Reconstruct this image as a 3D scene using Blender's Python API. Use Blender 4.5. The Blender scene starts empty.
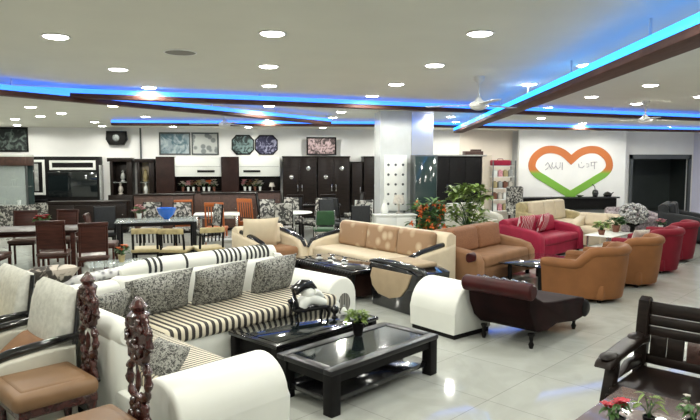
import bpy, bmesh, math, random
from mathutils import Vector, Matrix, Euler
random.seed(7)
C = bpy.context.scene.collection
PI = math.pi
R = math.radians
A = R(38)
CA, SA = math.cos(A), math.sin(A)

def W(u, v, z=0.0):
    """showroom set frame (u along the long side, v towards the aisle) -> room coordinates"""
    return (u*CA + v*SA, u*SA - v*CA, z)

# ------------------------------------------------------------------ materials
def new_mat(name):
    m = bpy.data.materials.new(name); m.use_nodes = True
    return m, m.node_tree.nodes, m.node_tree.links, m.node_tree.nodes['Principled BSDF']

def mat(name, col, rough=.5, metal=0, noise=0.0, scale=8, bump=0.0, spec=.5, coat=0, trans=0, alpha=1, sheen=0, emit=None, es=0):
    m, n, l, b = new_mat(name)
    b.inputs['Base Color'].default_value = (*col, 1)
    b.inputs['Roughness'].default_value = rough
    b.inputs['Metallic'].default_value = metal
    b.inputs['Specular IOR Level'].default_value = spec
    b.inputs['Coat Weight'].default_value = coat
    b.inputs['Coat Roughness'].default_value = .08
    b.inputs['Transmission Weight'].default_value = trans
    b.inputs['Alpha'].default_value = alpha
    b.inputs['Sheen Weight'].default_value = sheen
    if emit:
        b.inputs['Emission Color'].default_value = (*emit, 1); b.inputs['Emission Strength'].default_value = es
    if noise or bump:
        tc = n.new('ShaderNodeTexCoord'); nz = n.new('ShaderNodeTexNoise')
        nz.inputs['Scale'].default_value = scale; nz.inputs['Detail'].default_value = 5
        l.new(tc.outputs['Object'], nz.inputs['Vector'])
        if noise:
            r = n.new('ShaderNodeValToRGB')
            r.color_ramp.elements[0].position = .3; r.color_ramp.elements[1].position = .7
            r.color_ramp.elements[0].color = (*[max(0, c*(1-noise)) for c in col], 1)
            r.color_ramp.elements[1].color = (*[min(1, c*(1+noise)) for c in col], 1)
            l.new(nz.outputs['Fac'], r.inputs['Fac']); l.new(r.outputs['Color'], b.inputs['Base Color'])
        if bump:
            bp = n.new('ShaderNodeBump'); bp.inputs['Strength'].default_value = bump; bp.inputs['Distance'].default_value = .01
            l.new(nz.outputs['Fac'], bp.inputs['Height']); l.new(bp.outputs['Normal'], b.inputs['Normal'])
    return m

def mat_pattern(name, c1, c2, scale=30, kind='voronoi', thr=.45, soft=.08, rough=.7, c3=None, stretch=(1, 1, 1)):
    m, n, l, b = new_mat(name)
    b.inputs['Roughness'].default_value = rough
    tc = n.new('ShaderNodeTexCoord'); mp = n.new('ShaderNodeMapping'); mp.inputs['Scale'].default_value = stretch
    l.new(tc.outputs['Object'], mp.inputs['Vector'])
    if kind == 'voronoi':
        t = n.new('ShaderNodeTexVoronoi'); out = t.outputs['Distance']
    elif kind == 'wave':
        t = n.new('ShaderNodeTexWave'); t.inputs['Distortion'].default_value = 6; t.inputs['Detail'].default_value = 3; out = t.outputs['Fac']
    else:
        t = n.new('ShaderNodeTexNoise'); t.inputs['Detail'].default_value = 6; t.inputs['Distortion'].default_value = 1.5; out = t.outputs['Fac']
    t.inputs['Scale'].default_value = scale
    l.new(mp.outputs['Vector'], t.inputs['Vector'])
    r = n.new('ShaderNodeValToRGB')
    e = r.color_ramp.elements
    e[0].position = thr-soft; e[0].color = (*c1, 1); e[1].position = thr+soft; e[1].color = (*c2, 1)
    if c3:
        k = e.new(min(1, thr+soft*3)); k.color = (*c3, 1)
    l.new(out, r.inputs['Fac']); l.new(r.outputs['Color'], b.inputs['Base Color'])
    return m

def mat_stripe(name, c1, c2, axis='X', freq=12, duty=.5, rough=.6):
    m, n, l, b = new_mat(name)
    b.inputs['Roughness'].default_value = rough
    tc = n.new('ShaderNodeTexCoord'); s = n.new('ShaderNodeSeparateXYZ'); l.new(tc.outputs['Object'], s.inputs[0])
    mu = n.new('ShaderNodeMath'); mu.operation = 'MULTIPLY'; mu.inputs[1].default_value = freq
    l.new(s.outputs[axis], mu.inputs[0])
    fr = n.new('ShaderNodeMath'); fr.operation = 'FRACT'; l.new(mu.outputs[0], fr.inputs[0])
    gt = n.new('ShaderNodeMath'); gt.operation = 'GREATER_THAN'; gt.inputs[1].default_value = duty; l.new(fr.outputs[0], gt.inputs[0])
    mx = n.new('ShaderNodeMix'); mx.data_type = 'RGBA'
    mx.inputs[6].default_value = (*c1, 1); mx.inputs[7].default_value = (*c2, 1)
    l.new(gt.outputs[0], mx.inputs[0]); l.new(mx.outputs[2], b.inputs['Base Color'])
    return m

def mat_wood(name, c1, c2, rough=.35, scale=3, coat=.0, stretch=(1, 1, 8)):
    m, n, l, b = new_mat(name)
    b.inputs['Roughness'].default_value = rough; b.inputs['Specular IOR Level'].default_value = .16; b.inputs['Coat Weight'].default_value = coat; b.inputs['Coat Roughness'].default_value = .15
    tc = n.new('ShaderNodeTexCoord'); mp = n.new('ShaderNodeMapping'); mp.inputs['Scale'].default_value = stretch
    l.new(tc.outputs['Object'], mp.inputs['Vector'])
    t = n.new('ShaderNodeTexNoise'); t.inputs['Scale'].default_value = scale; t.inputs['Detail'].default_value = 6; t.inputs['Distortion'].default_value = 1
    l.new(mp.outputs['Vector'], t.inputs['Vector'])
    r = n.new('ShaderNodeValToRGB'); r.color_ramp.elements[0].position = .3; r.color_ramp.elements[1].position = .7
    r.color_ramp.elements[0].color = (*c1, 1); r.color_ramp.elements[1].color = (*c2, 1)
    l.new(t.outputs['Fac'], r.inputs['Fac']); l.new(r.outputs['Color'], b.inputs['Base Color'])
    return m

M = {}
M['white_leather'] = mat('white_leather', (.70, .71, .66), .38, noise=.04, scale=3, bump=.08)
M['cream_leather'] = mat('cream_leather', (0.527, 0.518, 0.442), .45, noise=.06, scale=6, bump=.1)
M['cream_wool'] = mat('cream_wool', (0.5865, 0.5865, 0.5278), .8, noise=.12, scale=25, bump=.5)
M['black_lacquer'] = mat('black_lacquer', (.008, .008, .009), .12, coat=.4)
M['black_satin'] = mat('black_satin', (.008, .0075, .0075), .5, noise=.2, scale=10, spec=.12)
M['black_fabric'] = mat('black_fabric', (.018, .02, .022), .8, noise=.2, scale=30)
M['black_semi'] = mat('black_semi_gloss', (.012, .012, .013), .32, spec=.3)
M['espresso'] = mat_wood('espresso_wood', (.007, .005, .004), (.017, .011, .009), .35)
M['carved_brown'] = mat('carved_mahogany', (.045, .011, .009), .25, noise=.6, scale=22, bump=1.0, coat=.4)
M['brown_wood'] = mat_wood('brown_wood', (.022, .008, .006), (.055, .018, .012), .35)
M['beam_brown'] = mat_wood('beam_brown', (.07, .03, .025), (.12, .06, .05), .5, stretch=(1, 6, 1), coat=0)
M['tan_leather'] = mat('tan_leather', (0.2066, 0.1148, 0.0543), .5, noise=.1, scale=5, bump=.1)
M['caramel'] = mat('caramel_suede', (.20, .082, .028), .6, noise=.14, scale=4, bump=.15, spec=.25)
M['peach_brown'] = mat('peach_brown_fabric', (0.2439, 0.1276, 0.0638), .7, noise=.12, scale=5, spec=.25)
M['rust_pattern'] = mat_pattern('rust_patterned_fabric', (.17, .062, .026), (.25, .11, .048), 60, 'voronoi', .35, .12)
M['beige_fabric'] = mat('beige_fabric', (0.3366, 0.2567, 0.1649), .7, noise=.06, scale=8, spec=.25)
M['beige_light'] = mat('pale_beige_fabric', (0.5475, 0.4646, 0.3318), .7, noise=.05, scale=8)
M['beige_floral'] = mat_pattern('beige_floral_fabric', (.46, .36, .24), (.27, .165, .09), 5, 'voronoi', .30, .12)
M['maroon'] = mat('maroon_leather', (0.0096, 0.0021, 0.0021), .6, spec=.08, noise=.5, scale=5, bump=.15)
M['oxblood'] = mat('oxblood_leather', (0.036, 0.0048, 0.0048), .45, noise=.3, scale=6, bump=.2, spec=.2)
M['red_fabric'] = mat('red_fabric', (.24, .008, .032), .6, noise=.15, scale=5, spec=.25)
M['crimson'] = mat('crimson_fabric', (.15, .006, .016), .6, spec=.2, noise=.15, scale=5)
M['red_pattern'] = mat_pattern('red_white_pattern', (.30, .015, .035), (.6, .5, .5), 6, 'wave', .8, .04)
M['paisley'] = mat_pattern('grey_paisley', (.035, .035, .033), (.32, .32, .29), 48, 'noise', .50, .06)
M['stripe_x'] = mat_stripe('black_cream_stripe', (.62, .57, .44), (.025, .02, .018), 'X', 15, .5)
M['stripe_y'] = mat_stripe('black_cream_stripe_side', (.62, .57, .44), (.05, .045, .04), 'Y', 26, .55)
M['grille'] = mat_stripe('slatted_grille', (.30, .29, .26), (.01, .01, .01), 'X', 38, .5)
M['chrome'] = mat('chrome', (.6, .6, .6), .15, 1)
M['silver'] = mat_pattern('silver_quilted', (.12, .12, .14), (.62, .62, .62), 16, 'voronoi', .3, .2, rough=.35)
M['bw_pattern'] = mat_pattern('black_white_swirl', (.03, .025, .02), (.45, .40, .34), 7, 'noise', .5, .05)
M['bw_chair'] = mat_pattern('black_white_floral', (.03, .03, .028), (.42, .41, .37), 9, 'noise', .52, .05)
M['glass_dark'] = mat('dark_glass', (.006, .009, .010), .04, spec=.6, coat=.5)
M['glass_teal'] = mat('teal_glass', (.025, .045, .045), .08, spec=.8, coat=.6)
M['glass_clear'] = mat('clear_glass', (.75, .85, .82), .05, trans=.0, alpha=.28, spec=.8)
M['mirror'] = mat('mirror', (.72, .75, .84), .25, .75)
M['orange'] = mat('orange_plastic', (0.36, 0.09, 0.015), .4)
M['green_seat'] = mat('green_fabric', (.012, .06, .016), .6, noise=.2)
M['white_gloss'] = mat('white_gloss', (.72, .74, .70), .25)
M['white_paint'] = mat('white_paint', (.7, .7, .68), .5)
M['cream_paint'] = mat('cream_paint', (.52, .46, .37), .5, noise=.03)
M['grey_metal'] = mat('grey_metal', (.10, .11, .11), .4, .5)
M['marble_grey'] = mat_pattern('grey_marble', (.26, .27, .26), (.40, .41, .39), 4, 'noise', .5, .2, rough=.15)
M['gold'] = mat('gold_fabric', (0.3465, 0.2835, 0.1386), .5, noise=.25, scale=12)
M['yellow'] = mat('yellow_print', (.55, .36, .03), .6, noise=.4, scale=9)
M['brown_cushion'] = mat('brown_satin', (.06, .028, .02), .32, noise=.25, scale=6, bump=.2)
M['leaf'] = mat('leaf_green', (.05, .13, .022), .5, noise=.4, scale=9)
M['leaf_light'] = mat('leaf_light_green', (0.16, 0.24, 0.048), .5, noise=.35, scale=9)
M['leaf_dark'] = mat('leaf_dark_green', (.03, .09, .02), .5, noise=.4, scale=9)
M['petal_red'] = mat('petal_red', (.42, .01, .025), .5, noise=.3, scale=20)
M['petal_orange'] = mat('petal_orange', (.55, .12, .02), .5, noise=.3, scale=20)
M['petal_pink'] = mat('petal_pink', (.55, .25, .28), .5, noise=.3, scale=20)
M['petal_white'] = mat('petal_white', (0.455, 0.42, 0.364), .5, noise=.2, scale=20)
M['terracotta'] = mat('terracotta', (.16, .06, .035), .7, noise=.1)
M['blue_glass'] = mat('blue_glass', (.01, .12, .55), .1, coat=.5)
M['pink_table'] = mat('mauve_gloss_top', (.16, .125, .12), .12, coat=.5, noise=.1, scale=3)
M['led'] = mat('blue_led', (.1, .4, 1), .5, emit=(.022, .12, .68), es=2.5)
M['led_near'] = mat('cyan_blue_led', (.1, .5, 1), .5, emit=(.01, .25, .85), es=3.2)
M['lamp'] = mat('lamp_diffuser', (1, 1, .95), .5, emit=(1, .97, .9), es=22)
M['lamp_warm'] = mat('warm_lamp_diffuser', (1, .9, .7), .5, emit=(1, .86, .58), es=14)
M['trimring'] = mat('white_trim_ring', (.8, .8, .78), .4)
M['brick'] = mat('brick_brown_veneer', (0.0588, 0.0258, 0.0168), .5, noise=.3, scale=14)
M['glossy_brown'] = mat('glossy_brown', (.020, .009, .007), .4, noise=.3, scale=5, spec=.15)

def mat_floor():
    m, n, l, b = new_mat('floor_tiles')
    tc = n.new('ShaderNodeTexCoord'); mp = n.new('ShaderNodeMapping'); mp.inputs['Rotation'].default_value = (0, 0, -A)
    l.new(tc.outputs['Object'], mp.inputs['Vector'])
    br = n.new('ShaderNodeTexBrick'); br.offset = 0; br.inputs['Scale'].default_value = 1
    br.inputs['Brick Width'].default_value = .8; br.inputs['Row Height'].default_value = .8
    br.inputs['Mortar Size'].default_value = .0035; br.inputs['Mortar Smooth'].default_value = .3
    br.inputs['Color1'].default_value = (.42, .435, .40, 1); br.inputs['Color2'].default_value = (.45, .465, .43, 1)
    br.inputs['Mortar'].default_value = (.28, .285, .265, 1)
    l.new(mp.outputs['Vector'], br.inputs['Vector'])
    nz = n.new('ShaderNodeTexNoise'); nz.inputs['Scale'].default_value = 1.6; nz.inputs['Detail'].default_value = 8; nz.inputs['Distortion'].default_value = 2
    l.new(mp.outputs['Vector'], nz.inputs['Vector'])
    r = n.new('ShaderNodeValToRGB'); r.color_ramp.elements[0].color = (.90, .90, .89, 1); r.color_ramp.elements[1].color = (1, 1, 1, 1)
    r.color_ramp.elements[0].position = .4; r.color_ramp.elements[1].position = .6
    l.new(nz.outputs['Fac'], r.inputs['Fac'])
    mx = n.new('ShaderNodeMix'); mx.data_type = 'RGBA'; mx.blend_type = 'MULTIPLY'; mx.inputs[0].default_value = 1
    l.new(br.outputs['Color'], mx.inputs[6]); l.new(r.outputs['Color'], mx.inputs[7]); l.new(mx.outputs[2], b.inputs['Base Color'])
    b.inputs['Roughness'].default_value = .05; b.inputs['Specular IOR Level'].default_value = .5
    return m

def mat_heart():
    m, n, l, b = new_mat('tricolour_paint')
    tc = n.new('ShaderNodeTexCoord'); s = n.new('ShaderNodeSeparateXYZ'); l.new(tc.outputs['Object'], s.inputs[0])
    r = n.new('ShaderNodeValToRGB'); e = r.color_ramp.elements
    e[0].position = .46; e[0].color = (.20, .44, .05, 1); e[1].position = .56; e[1].color = (.58, .17, .04, 1)
    mr = n.new('ShaderNodeMapRange'); mr.inputs[1].default_value = -.75; mr.inputs[2].default_value = .75
    l.new(s.outputs['Z'], mr.inputs[0]); l.new(mr.outputs[0], r.inputs['Fac']); l.new(r.outputs['Color'], b.inputs['Base Color'])
    b.inputs['Roughness'].default_value = .5
    return m

# ------------------------------------------------------------------ mesh builder
class MB:
    def __init__(s): s.bm = bmesh.new()
    def _add(s, b2, mtx=None):
        me = bpy.data.meshes.new('tmp'); b2.to_mesh(me); b2.free()
        if mtx is not None: me.transform(mtx)
        s.bm.from_mesh(me); bpy.data.meshes.remove(me); return s
    def box(s, c, d, bev=0.0, rot=(0, 0, 0), seg=2, taper=None):
        b = bmesh.new(); bmesh.ops.create_cube(b, size=1)
        for v in b.verts:
            v.co = Vector((v.co.x*d[0], v.co.y*d[1], v.co.z*d[2]))
            if taper and v.co.z < 0: v.co.x *= taper; v.co.y *= taper
        if bev > 0:
            bmesh.ops.bevel(b, geom=list(b.edges), offset=min(bev, min(d)*.49), segments=seg, profile=.5, affect='EDGES')
        return s._add(b, Matrix.Translation(c) @ Euler(rot).to_matrix().to_4x4())
    def pillow(s, c, d, rot=(0, 0, 0), p=2.6, seg=14, crease=.0):
        """soft cushion: superellipsoid in x,z with puffed thickness y"""
        b = bmesh.new(); N = seg
        grid = {}
        for side in (1, -1):
            for i in range(N+1):
                for j in range(N+1):
                    x = -1+2*i/N; z = -1+2*j/N
                    t = max(0, (1-abs(x)**p))*max(0, (1-abs(z)**p))
                    y = side*(t**.45)
                    k = 1-.06*(abs(x)**2)*(1-abs(z)**2)*0
                    # pinch edges inward between corners
                    xx = x*(1-.07*(1-z*z)*abs(x)); zz = z*(1-.07*(1-x*x)*abs(z))
                    edge = i in (0, N) or j in (0, N)
                    key = (i, j, 0 if edge else side)
                    if key not in grid:
                        grid[key] = b.verts.new((xx*d[0]/2, y*d[1]/2, zz*d[2]/2))
            for i in range(N):
                for j in range(N):
                    q = []
                    for a, c2 in ((i, j), (i+1, j), (i+1, j+1), (i, j+1)):
                        e = a in (0, N) or c2 in (0, N)
                        q.append(grid[(a, c2, 0 if e else side)])
                    if side > 0: q.reverse()
                    try: b.faces.new(q)
                    except ValueError: pass
        return s._add(b, Matrix.Translation(c) @ Euler(rot).to_matrix().to_4x4())
    def tube(s, pts, r, seg=10, cap=True, sx=1, sy=1):
        b = bmesh.new(); pts = [Vector(p) for p in pts]; n = len(pts)
        rr = r if isinstance(r, (list, tuple)) else [r]*n
        rings = []
        for i, p in enumerate(pts):
            t = (pts[min(i+1, n-1)]-pts[max(i-1, 0)]).normalized()
            up = Vector((0, 0, 1)) if abs(t.z) < .95 else Vector((1, 0, 0))
            a = t.cross(up).normalized(); c = a.cross(t).normalized()
            rings.append([b.verts.new(p+(a*math.cos(2*PI*k/seg)*sx+c*math.sin(2*PI*k/seg)*sy)*rr[i]) for k in range(seg)])
        for i in range(n-1):
            for k in range(seg):
                b.faces.new((rings[i][k], rings[i][(k+1) % seg], rings[i+1][(k+1) % seg], rings[i+1][k]))
        if cap:
            b.faces.new(rings[0]); b.faces.new(list(reversed(rings[-1])))
        bmesh.ops.recalc_face_normals(b, faces=b.faces)
        return s._add(b)
    def lathe(s, prof, c=(0, 0, 0), seg=20, rot=(0, 0, 0)):
        b = bmesh.new(); rings = []
        for (r, z) in prof:
            rings.append([b.verts.new((max(r, 1e-4)*math.cos(2*PI*k/seg), max(r, 1e-4)*math.sin(2*PI*k/seg), z)) for k in range(seg)])
        for i in range(len(rings)-1):
            for k in range(seg):
                b.faces.new((rings[i][k], rings[i][(k+1) % seg], rings[i+1][(k+1) % seg], rings[i+1][k]))
        b.faces.new(rings[0]); b.faces.new(rings[-1])
        bmesh.ops.recalc_face_normals(b, faces=b.faces)
        return s._add(b, Matrix.Translation(c) @ Euler(rot).to_matrix().to_4x4())
    def prism(s, poly, h0, h1, axis='Y', bev=0, c=(0, 0, 0), rot=(0, 0, 0), holes=None):
        """poly in the plane across axis, extruded from h0 to h1 along it"""
        b = bmesh.new()
        def P3(p, h):
            if axis == 'Y': return (p[0], h, p[1])
            if axis == 'X': return (h, p[0], p[1])
            return (p[0], p[1], h)
        lo = [b.verts.new(P3(p, h0)) for p in poly]; hi = [b.verts.new(P3(p, h1)) for p in poly]
        n = len(poly)
        f0 = b.faces.new(lo); f1 = b.faces.new(list(reversed(hi)))
        for i in range(n): b.faces.new((lo[i], hi[i], hi[(i+1) % n], lo[(i+1) % n]))
        bmesh.ops.recalc_face_normals(b, faces=b.faces)
        if bev:
            bmesh.ops.bevel(b, geom=[e for e in b.edges if (e in f0.edges or e in f1.edges)] if f0.is_valid and f1.is_valid else list(b.edges), offset=bev, segments=3, profile=.5, affect='EDGES')
        return s._add(b, Matrix.Translation(c) @ Euler(rot).to_matrix().to_4x4())
    def sheet(s, P, th):
        """P[i][j] grid of points, made into a solid of thickness th along local normals"""
        b = bmesh.new(); ni, nj = len(P), len(P[0])
        V = [[b.verts.new(P[i][j]) for j in range(nj)] for i in range(ni)]
        for i in range(ni-1):
            for j in range(nj-1):
                b.faces.new((V[i][j], V[i+1][j], V[i+1][j+1], V[i][j+1]))
        bmesh.ops.recalc_face_normals(b, faces=b.faces)
        g = bmesh.ops.solidify(b, geom=list(b.faces), thickness=th)
        bmesh.ops.recalc_face_normals(b, faces=b.faces)
        return s._add(b)
    def ball(s, c, r, sub=2, sc=(1, 1, 1)):
        b = bmesh.new(); bmesh.ops.create_icosphere(b, subdivisions=sub, radius=r)
        for v in b.verts: v.co = Vector((v.co.x*sc[0], v.co.y*sc[1], v.co.z*sc[2]))
        return s._add(b, Matrix.Translation(c))
    def leaf(s, base, tip, w, droop=.0, n=5):
        base = Vector(base); tip = Vector(tip); d = tip-base
        side = d.cross(Vector((0, 0, 1)))
        side = side.normalized() if side.length > 1e-5 else Vector((1, 0, 0))
        bm = s.bm; L = []; Rr = []; Mi = []
        for i in range(n+1):
            t = i/n; p = base+d*t; p.z -= droop*t*t
            ww = w*math.sin(PI*min(1, t*.92+.06))**.8
            L.append(bm.verts.new(p-side*ww+Vector((0, 0, ww*.4)))); Mi.append(bm.verts.new(p)); Rr.append(bm.verts.new(p+side*ww+Vector((0, 0, ww*.4))))
        for i in range(n):
            bm.faces.new((L[i], Mi[i], Mi[i+1], L[i+1])); bm.faces.new((Mi[i], Rr[i], Rr[i+1], Mi[i+1]))
        return s
    def mesh(s, name, smooth=True, ang=40):
        me = bpy.data.meshes.new(name); s.bm.to_mesh(me); s.bm.free()
        if smooth:
            me.polygons.foreach_set('use_smooth', [True]*len(me.polygons)); me.set_sharp_from_angle(angle=R(ang))
        return me

def obj(name, mb, material, parent=None, label=None, ang=40):
    me = mb.mesh(name, ang=ang) if isinstance(mb, MB) else mb
    if not me.materials: me.materials.append(M[material] if isinstance(material, str) else material)
    o = bpy.data.objects.new(name, me); C.objects.link(o)
    if parent: o.parent = parent
    if label: o['label'] = label
    return o

def thing(name, label, cat, loc=(0, 0, 0), rz=0, group=None):
    o = bpy.data.objects.new(name, None); C.objects.link(o); o.empty_display_size = .1
    o.location = loc; o.rotation_euler = (0, 0, rz); o['label'] = label; o['category'] = cat
    if group: o['group'] = group
    return o

def tag(o, label, cat, loc=None, rz=0, group=None):
    o['label'] = label; o['category'] = cat
    if group: o['group'] = group
    if loc is not None: o.location = loc; o.rotation_euler = (0, 0, rz)
    return o

def struct(name, mb, material, parent=None):
    o = obj(name, mb, material, parent)
    if not parent: o['kind'] = 'structure'
    return o

def dup(root, label, loc, rz, group=None):
    r = root.copy(); C.objects.link(r); r.location = loc; r.rotation_euler = (0, 0, rz); r['label'] = label
    if group: r['group'] = group
    for ch in list(root.children):
        c = ch.copy(); C.objects.link(c); c.parent = r
        for g in list(ch.children):
            d = g.copy(); C.objects.link(d); d.parent = c
    return r

def arc(cx, cz, r, a0, a1, n=14, sx=1, sz=1):
    return [(cx+r*sx*math.cos(R(a0+(a1-a0)*i/n)), cz+r*sz*math.sin(R(a0+(a1-a0)*i/n))) for i in range(n+1)]

# ------------------------------------------------------------------ camera
cam_d = bpy.data.cameras.new('camera'); cam = bpy.data.objects.new('camera', cam_d); C.objects.link(cam)
cam_d.sensor_width = 36; cam_d.lens = 36*600/700; cam_d.clip_end = 100
cam.location = (0, 0, 1.85)
pitch = math.atan(48/600); yaw = math.atan(82/600*math.cos(pitch))
cam.rotation_euler = (PI/2-pitch, 0, -yaw)
bpy.context.scene.camera = cam

# ------------------------------------------------------------------ room
XL, XR, YF, YB, H = -9.4, 15.62, -3.0, 20.4, 2.95
m_wall = mat('wall_paint', (.86, .86, .84), .7, noise=.03, scale=2)
m_wall_warm_lit = mat('warm_lit_wall_colour', (.80, .72, .62), .7, noise=.03, scale=2)
m_ceil = mat('ceiling_paint', (.70, .695, .62), .8, noise=.02, scale=2)
struct('floor', MB().box(((XL+XR)/2, (YF+YB)/2, -.05), (XR-XL, YB-YF, .1)), mat_floor())
struct('ceiling', MB().box(((XL+XR)/2, (YF+YB)/2, H+.05), (XR-XL, YB-YF, .1)), m_ceil)
DX0, DX1 = 13.07, 15.5     # doorway in the far wall
b = MB().box(((XL+DX0)/2, YB+.1, H/2), (DX0-XL, .2, H)).box(((DX1+XR)/2, YB+.1, H/2), (XR-DX1, .2, H)).box(((DX0+DX1)/2, YB+.1, (H+2.12)/2), (DX1-DX0, .2, H-2.12))
struct('wall_back', b, m_wall)
struct('wall_left', MB().box((XL-.1, (YF+YB)/2, H/2), (.2, YB-YF, H)), m_wall)
struct('wall_right', MB().box((XR+.1, (YF+YB)/2, H/2), (.2, YB-YF, H)), mat('lilac_paint', (.68, .68, .84), .6))
struct('wall_front', MB().box(((XL+XR)/2, YF-.1, H/2), (XR-XL, .2, H)), m_wall)
# room beyond the doorway, its darkness put into the wall colour
m_dim = mat('painted_room_shade', (.05, .06, .055), .5, noise=.2, scale=1)
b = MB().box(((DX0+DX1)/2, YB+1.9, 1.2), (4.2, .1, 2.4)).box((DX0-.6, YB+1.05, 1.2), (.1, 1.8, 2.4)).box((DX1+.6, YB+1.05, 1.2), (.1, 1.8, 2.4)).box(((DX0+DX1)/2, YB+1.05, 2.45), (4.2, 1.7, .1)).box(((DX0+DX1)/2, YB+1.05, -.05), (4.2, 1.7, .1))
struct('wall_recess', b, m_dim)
b = MB().box((DX0+.05, YB-.03, 1.06), (.1, .1, 2.12)).box((DX1-.05, YB-.03, 1.06), (.1, .1, 2.12)).box(((DX0+DX1)/2, YB-.03, 2.04), (DX1-DX0, .1, .16))
struct('trim_1', b, 'grey_metal')
# heart feature wall standing proud of the far wall
struct('wall_feature', MB().box((10.61, YB-.45, H/2), (3.98, .12, H)), m_wall)
# cream bay between column and feature wall, warm light put into its colour
struct('wall_bay', MB().box((7.6, YB-.04, H/2), (1.9, .08, H)), m_wall_warm_lit)
# column
cx, cy = 3.0, 13.2
col = struct('wall_column', MB().box((cx+.0, cy, H/2), (1.18, .7, H)), mat_pattern('white_marble_tile', (.56, .585, .575), (.62, .645, .64), 2.5, 'noise', .5, .2, rough=.12))
obj('mirror_panel', MB().box((cx+.34, cy-.362, H/2), (.48, .02, H-.02)), 'mirror', col)

# beams with blue LED coves
def beam(n, p0, p1, w=.20, z=2.80, name='ceiling_beam', label='', led='led'):
    p0 = Vector((*p0, 0)); p1 = Vector((*p1, 0)); d = p1-p0; L = d.length; ang = math.atan2(d.y, d.x); mid = (p0+p1)/2
    t = thing(name, label, 'ceiling beam', (mid.x, mid.y, z), ang, None)
    obj('board', MB().box((0, 0, .005), (L, w, .065), .004), 'beam_brown', t)
    hb = MB()
    k = max(2, int(L/1.8))
    for i in range(k+1): hb.box((-L/2+.05+(L-.1)*i/k, 0, (H-z+.035)/2), (.018, .018, H-z-.037))
    obj('hanger', hb, 'white_paint', t)
    for s in (-1, 1):
        obj('led_strip', MB().box((0, s*(w/2-.018), .0725), (L, .034, .07), .006), led, t, 'glowing blue LED strip')
    return t
beam(0, (-5.6, 8.55), (12.6, 13.15), label='long brown ceiling board with blue light crossing behind the front white column top', z=2.80)
beam(1, (-4.6, 7.25), (1.4, 14.1), label='diagonal brown ceiling board with blue light running from upper left edge', z=2.752)
beam(2, (-3.9, 16.0), (3.2, 15.6), label='far short brown ceiling board with blue light in front of the wall pictures', z=2.80)
beam(3, (3.9, 15.6), (15.1, 17.4), label='far brown ceiling board with blue light in front of the heart wall', z=2.80)
beam(4, (2.55, 2.4), (5.1, 15.8), label='wide brown ceiling board with bright blue light at upper right, nearest of them', z=2.66, w=.24, led='led_near')

# downlights
DL = [(-1.83, 5.66), (-1.75, 7.54), (-1.73, 9.3), (-1.67, 10.96), (.05, 5.28), (.02, 7.07), (.03, 8.85), (.03, 12.0), (.03, 13.6), (.03, 15.6),
      (1.81, 5.04), (1.89, 6.74), (1.81, 8.44), (1.73, 9.95), (1.6, 13.2), (1.6, 14.9), (1.65, 16.6), (3.6, 6.5), (3.67, 8.18),
      (5.44, 8.05), (5.42, 9.6), (5.6, 11.6), (6.9, 10.6), (7.2, 9.3), (-4.7, 12.9), (-5.4, 15.4), (-4.6, 14.4), (-6.4, 16.5), (-3.0, 12.4),
      (-4.7, 17.4), (-3.9, 16.6), (-2.93, 15.2), (-2.5, 17.2), (-1.4, 13.7), (3.4, 16.9), (4.4, 14.2), (5.1, 16.0), (5.9, 17.3), (6.8, 14.4), (7.4, 17.8),
      (8.6, 13.0), (8.9, 16.2), (10.3, 17.6), (10.6, 14.0), (12.4, 17.4), (4.4, 17.8), (-.1, 17.9),
      (-3.6, 7.6), (-3.6, 5.6), (-1.8, 3.5), (0, 3.4), (1.8, 3.2), (3.6, 3.2), (5.4, 4.6), (7.2, 6.4), (9.2, 9.6), (-6.4, 10.5), (-6.2, 13.5),
      (-1.8, 1.2), (0, 1.2), (1.8, 1.2), (3.6, 1.2), (-3.6, 2.6), (5.6, 2.2), (7.6, 3.8), (-5.6, 6.0), (11.6, 10.8), (9.6, 6.6), (-7.8, 18.0), (-3.6, 10.6), (2.35, 11.95), (3.75, 11.95), (-7.4, 19.2), (-5.0, 19.3), (-2.9, 19.3), (-.6, 19.3), (1.75, 19.3), (4.4, 19.3), (6.4, 19.3), (9.2, 18.6), (11.4, 18.6), (14.2, 17.6), (13.2, 14.6)]  # pair before column added to brighten it; far-wall row filled out to brighten wall
WARM = {28, 46, 34}
ld = bpy.data.lights.new('downlight', 'SPOT'); ld.spot_size = R(172); ld.spot_blend = .25; ld.shadow_soft_size = .07; ld.energy = 50; ld.color = (1, .985, .885)
ring_me = MB().lathe([(.101, 0), (.122, -.002), (.124, -.007), (.115, -.010), (.103, -.008), (.101, 0)], seg=28).mesh('trim_ring')
ring_me.materials.append(M['trimring'])
diff_me = MB().lathe([(.0, -.001), (.10, -.001), (.10, -.008), (.085, -.016), (.05, -.021), (.0, -.023)], seg=24).mesh('diffuser'); diff_me.materials.append(M['lamp'])
diff_w = MB().lathe([(.0, -.001), (.10, -.001), (.10, -.008), (.085, -.016), (.05, -.021), (.0, -.023)], seg=24).mesh('diffuser'); diff_w.materials.append(M['lamp_warm'])
for i, (x, y) in enumerate(DL):
    warm = i in WARM
    t = thing('downlight', 'round recessed warm yellowish ceiling downlight' if warm else 'round recessed white ceiling downlight', 'ceiling light', (x, y, H-.0005), 0, 'warm downlights' if warm else 'white ceiling downlights')
    obj('trim_ring', ring_me, None, t); obj('diffuser', diff_w if warm else diff_me, None, t)
    lo = bpy.data.objects.new('lamp', ld); C.objects.link(lo); lo.parent = t; lo.location = (0, 0, -.035)
# ceiling speaker
t = thing('ceiling_speaker', 'round flat grey disc in the ceiling near the front left lights', 'ceiling speaker', (-.86, 6.3, H), 0)
obj('grille', MB().lathe([(0, -.001), (.15, -.001), (.15, -.008), (0, -.012)], seg=28), mat('grey_grille', (.22, .215, .19), .7), t)
obj('rim', MB().lathe([(.15, 0), (.165, 0), (.165, -.01), (.15, -.01), (.15, 0)], seg=28), 'trimring', t)

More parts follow.
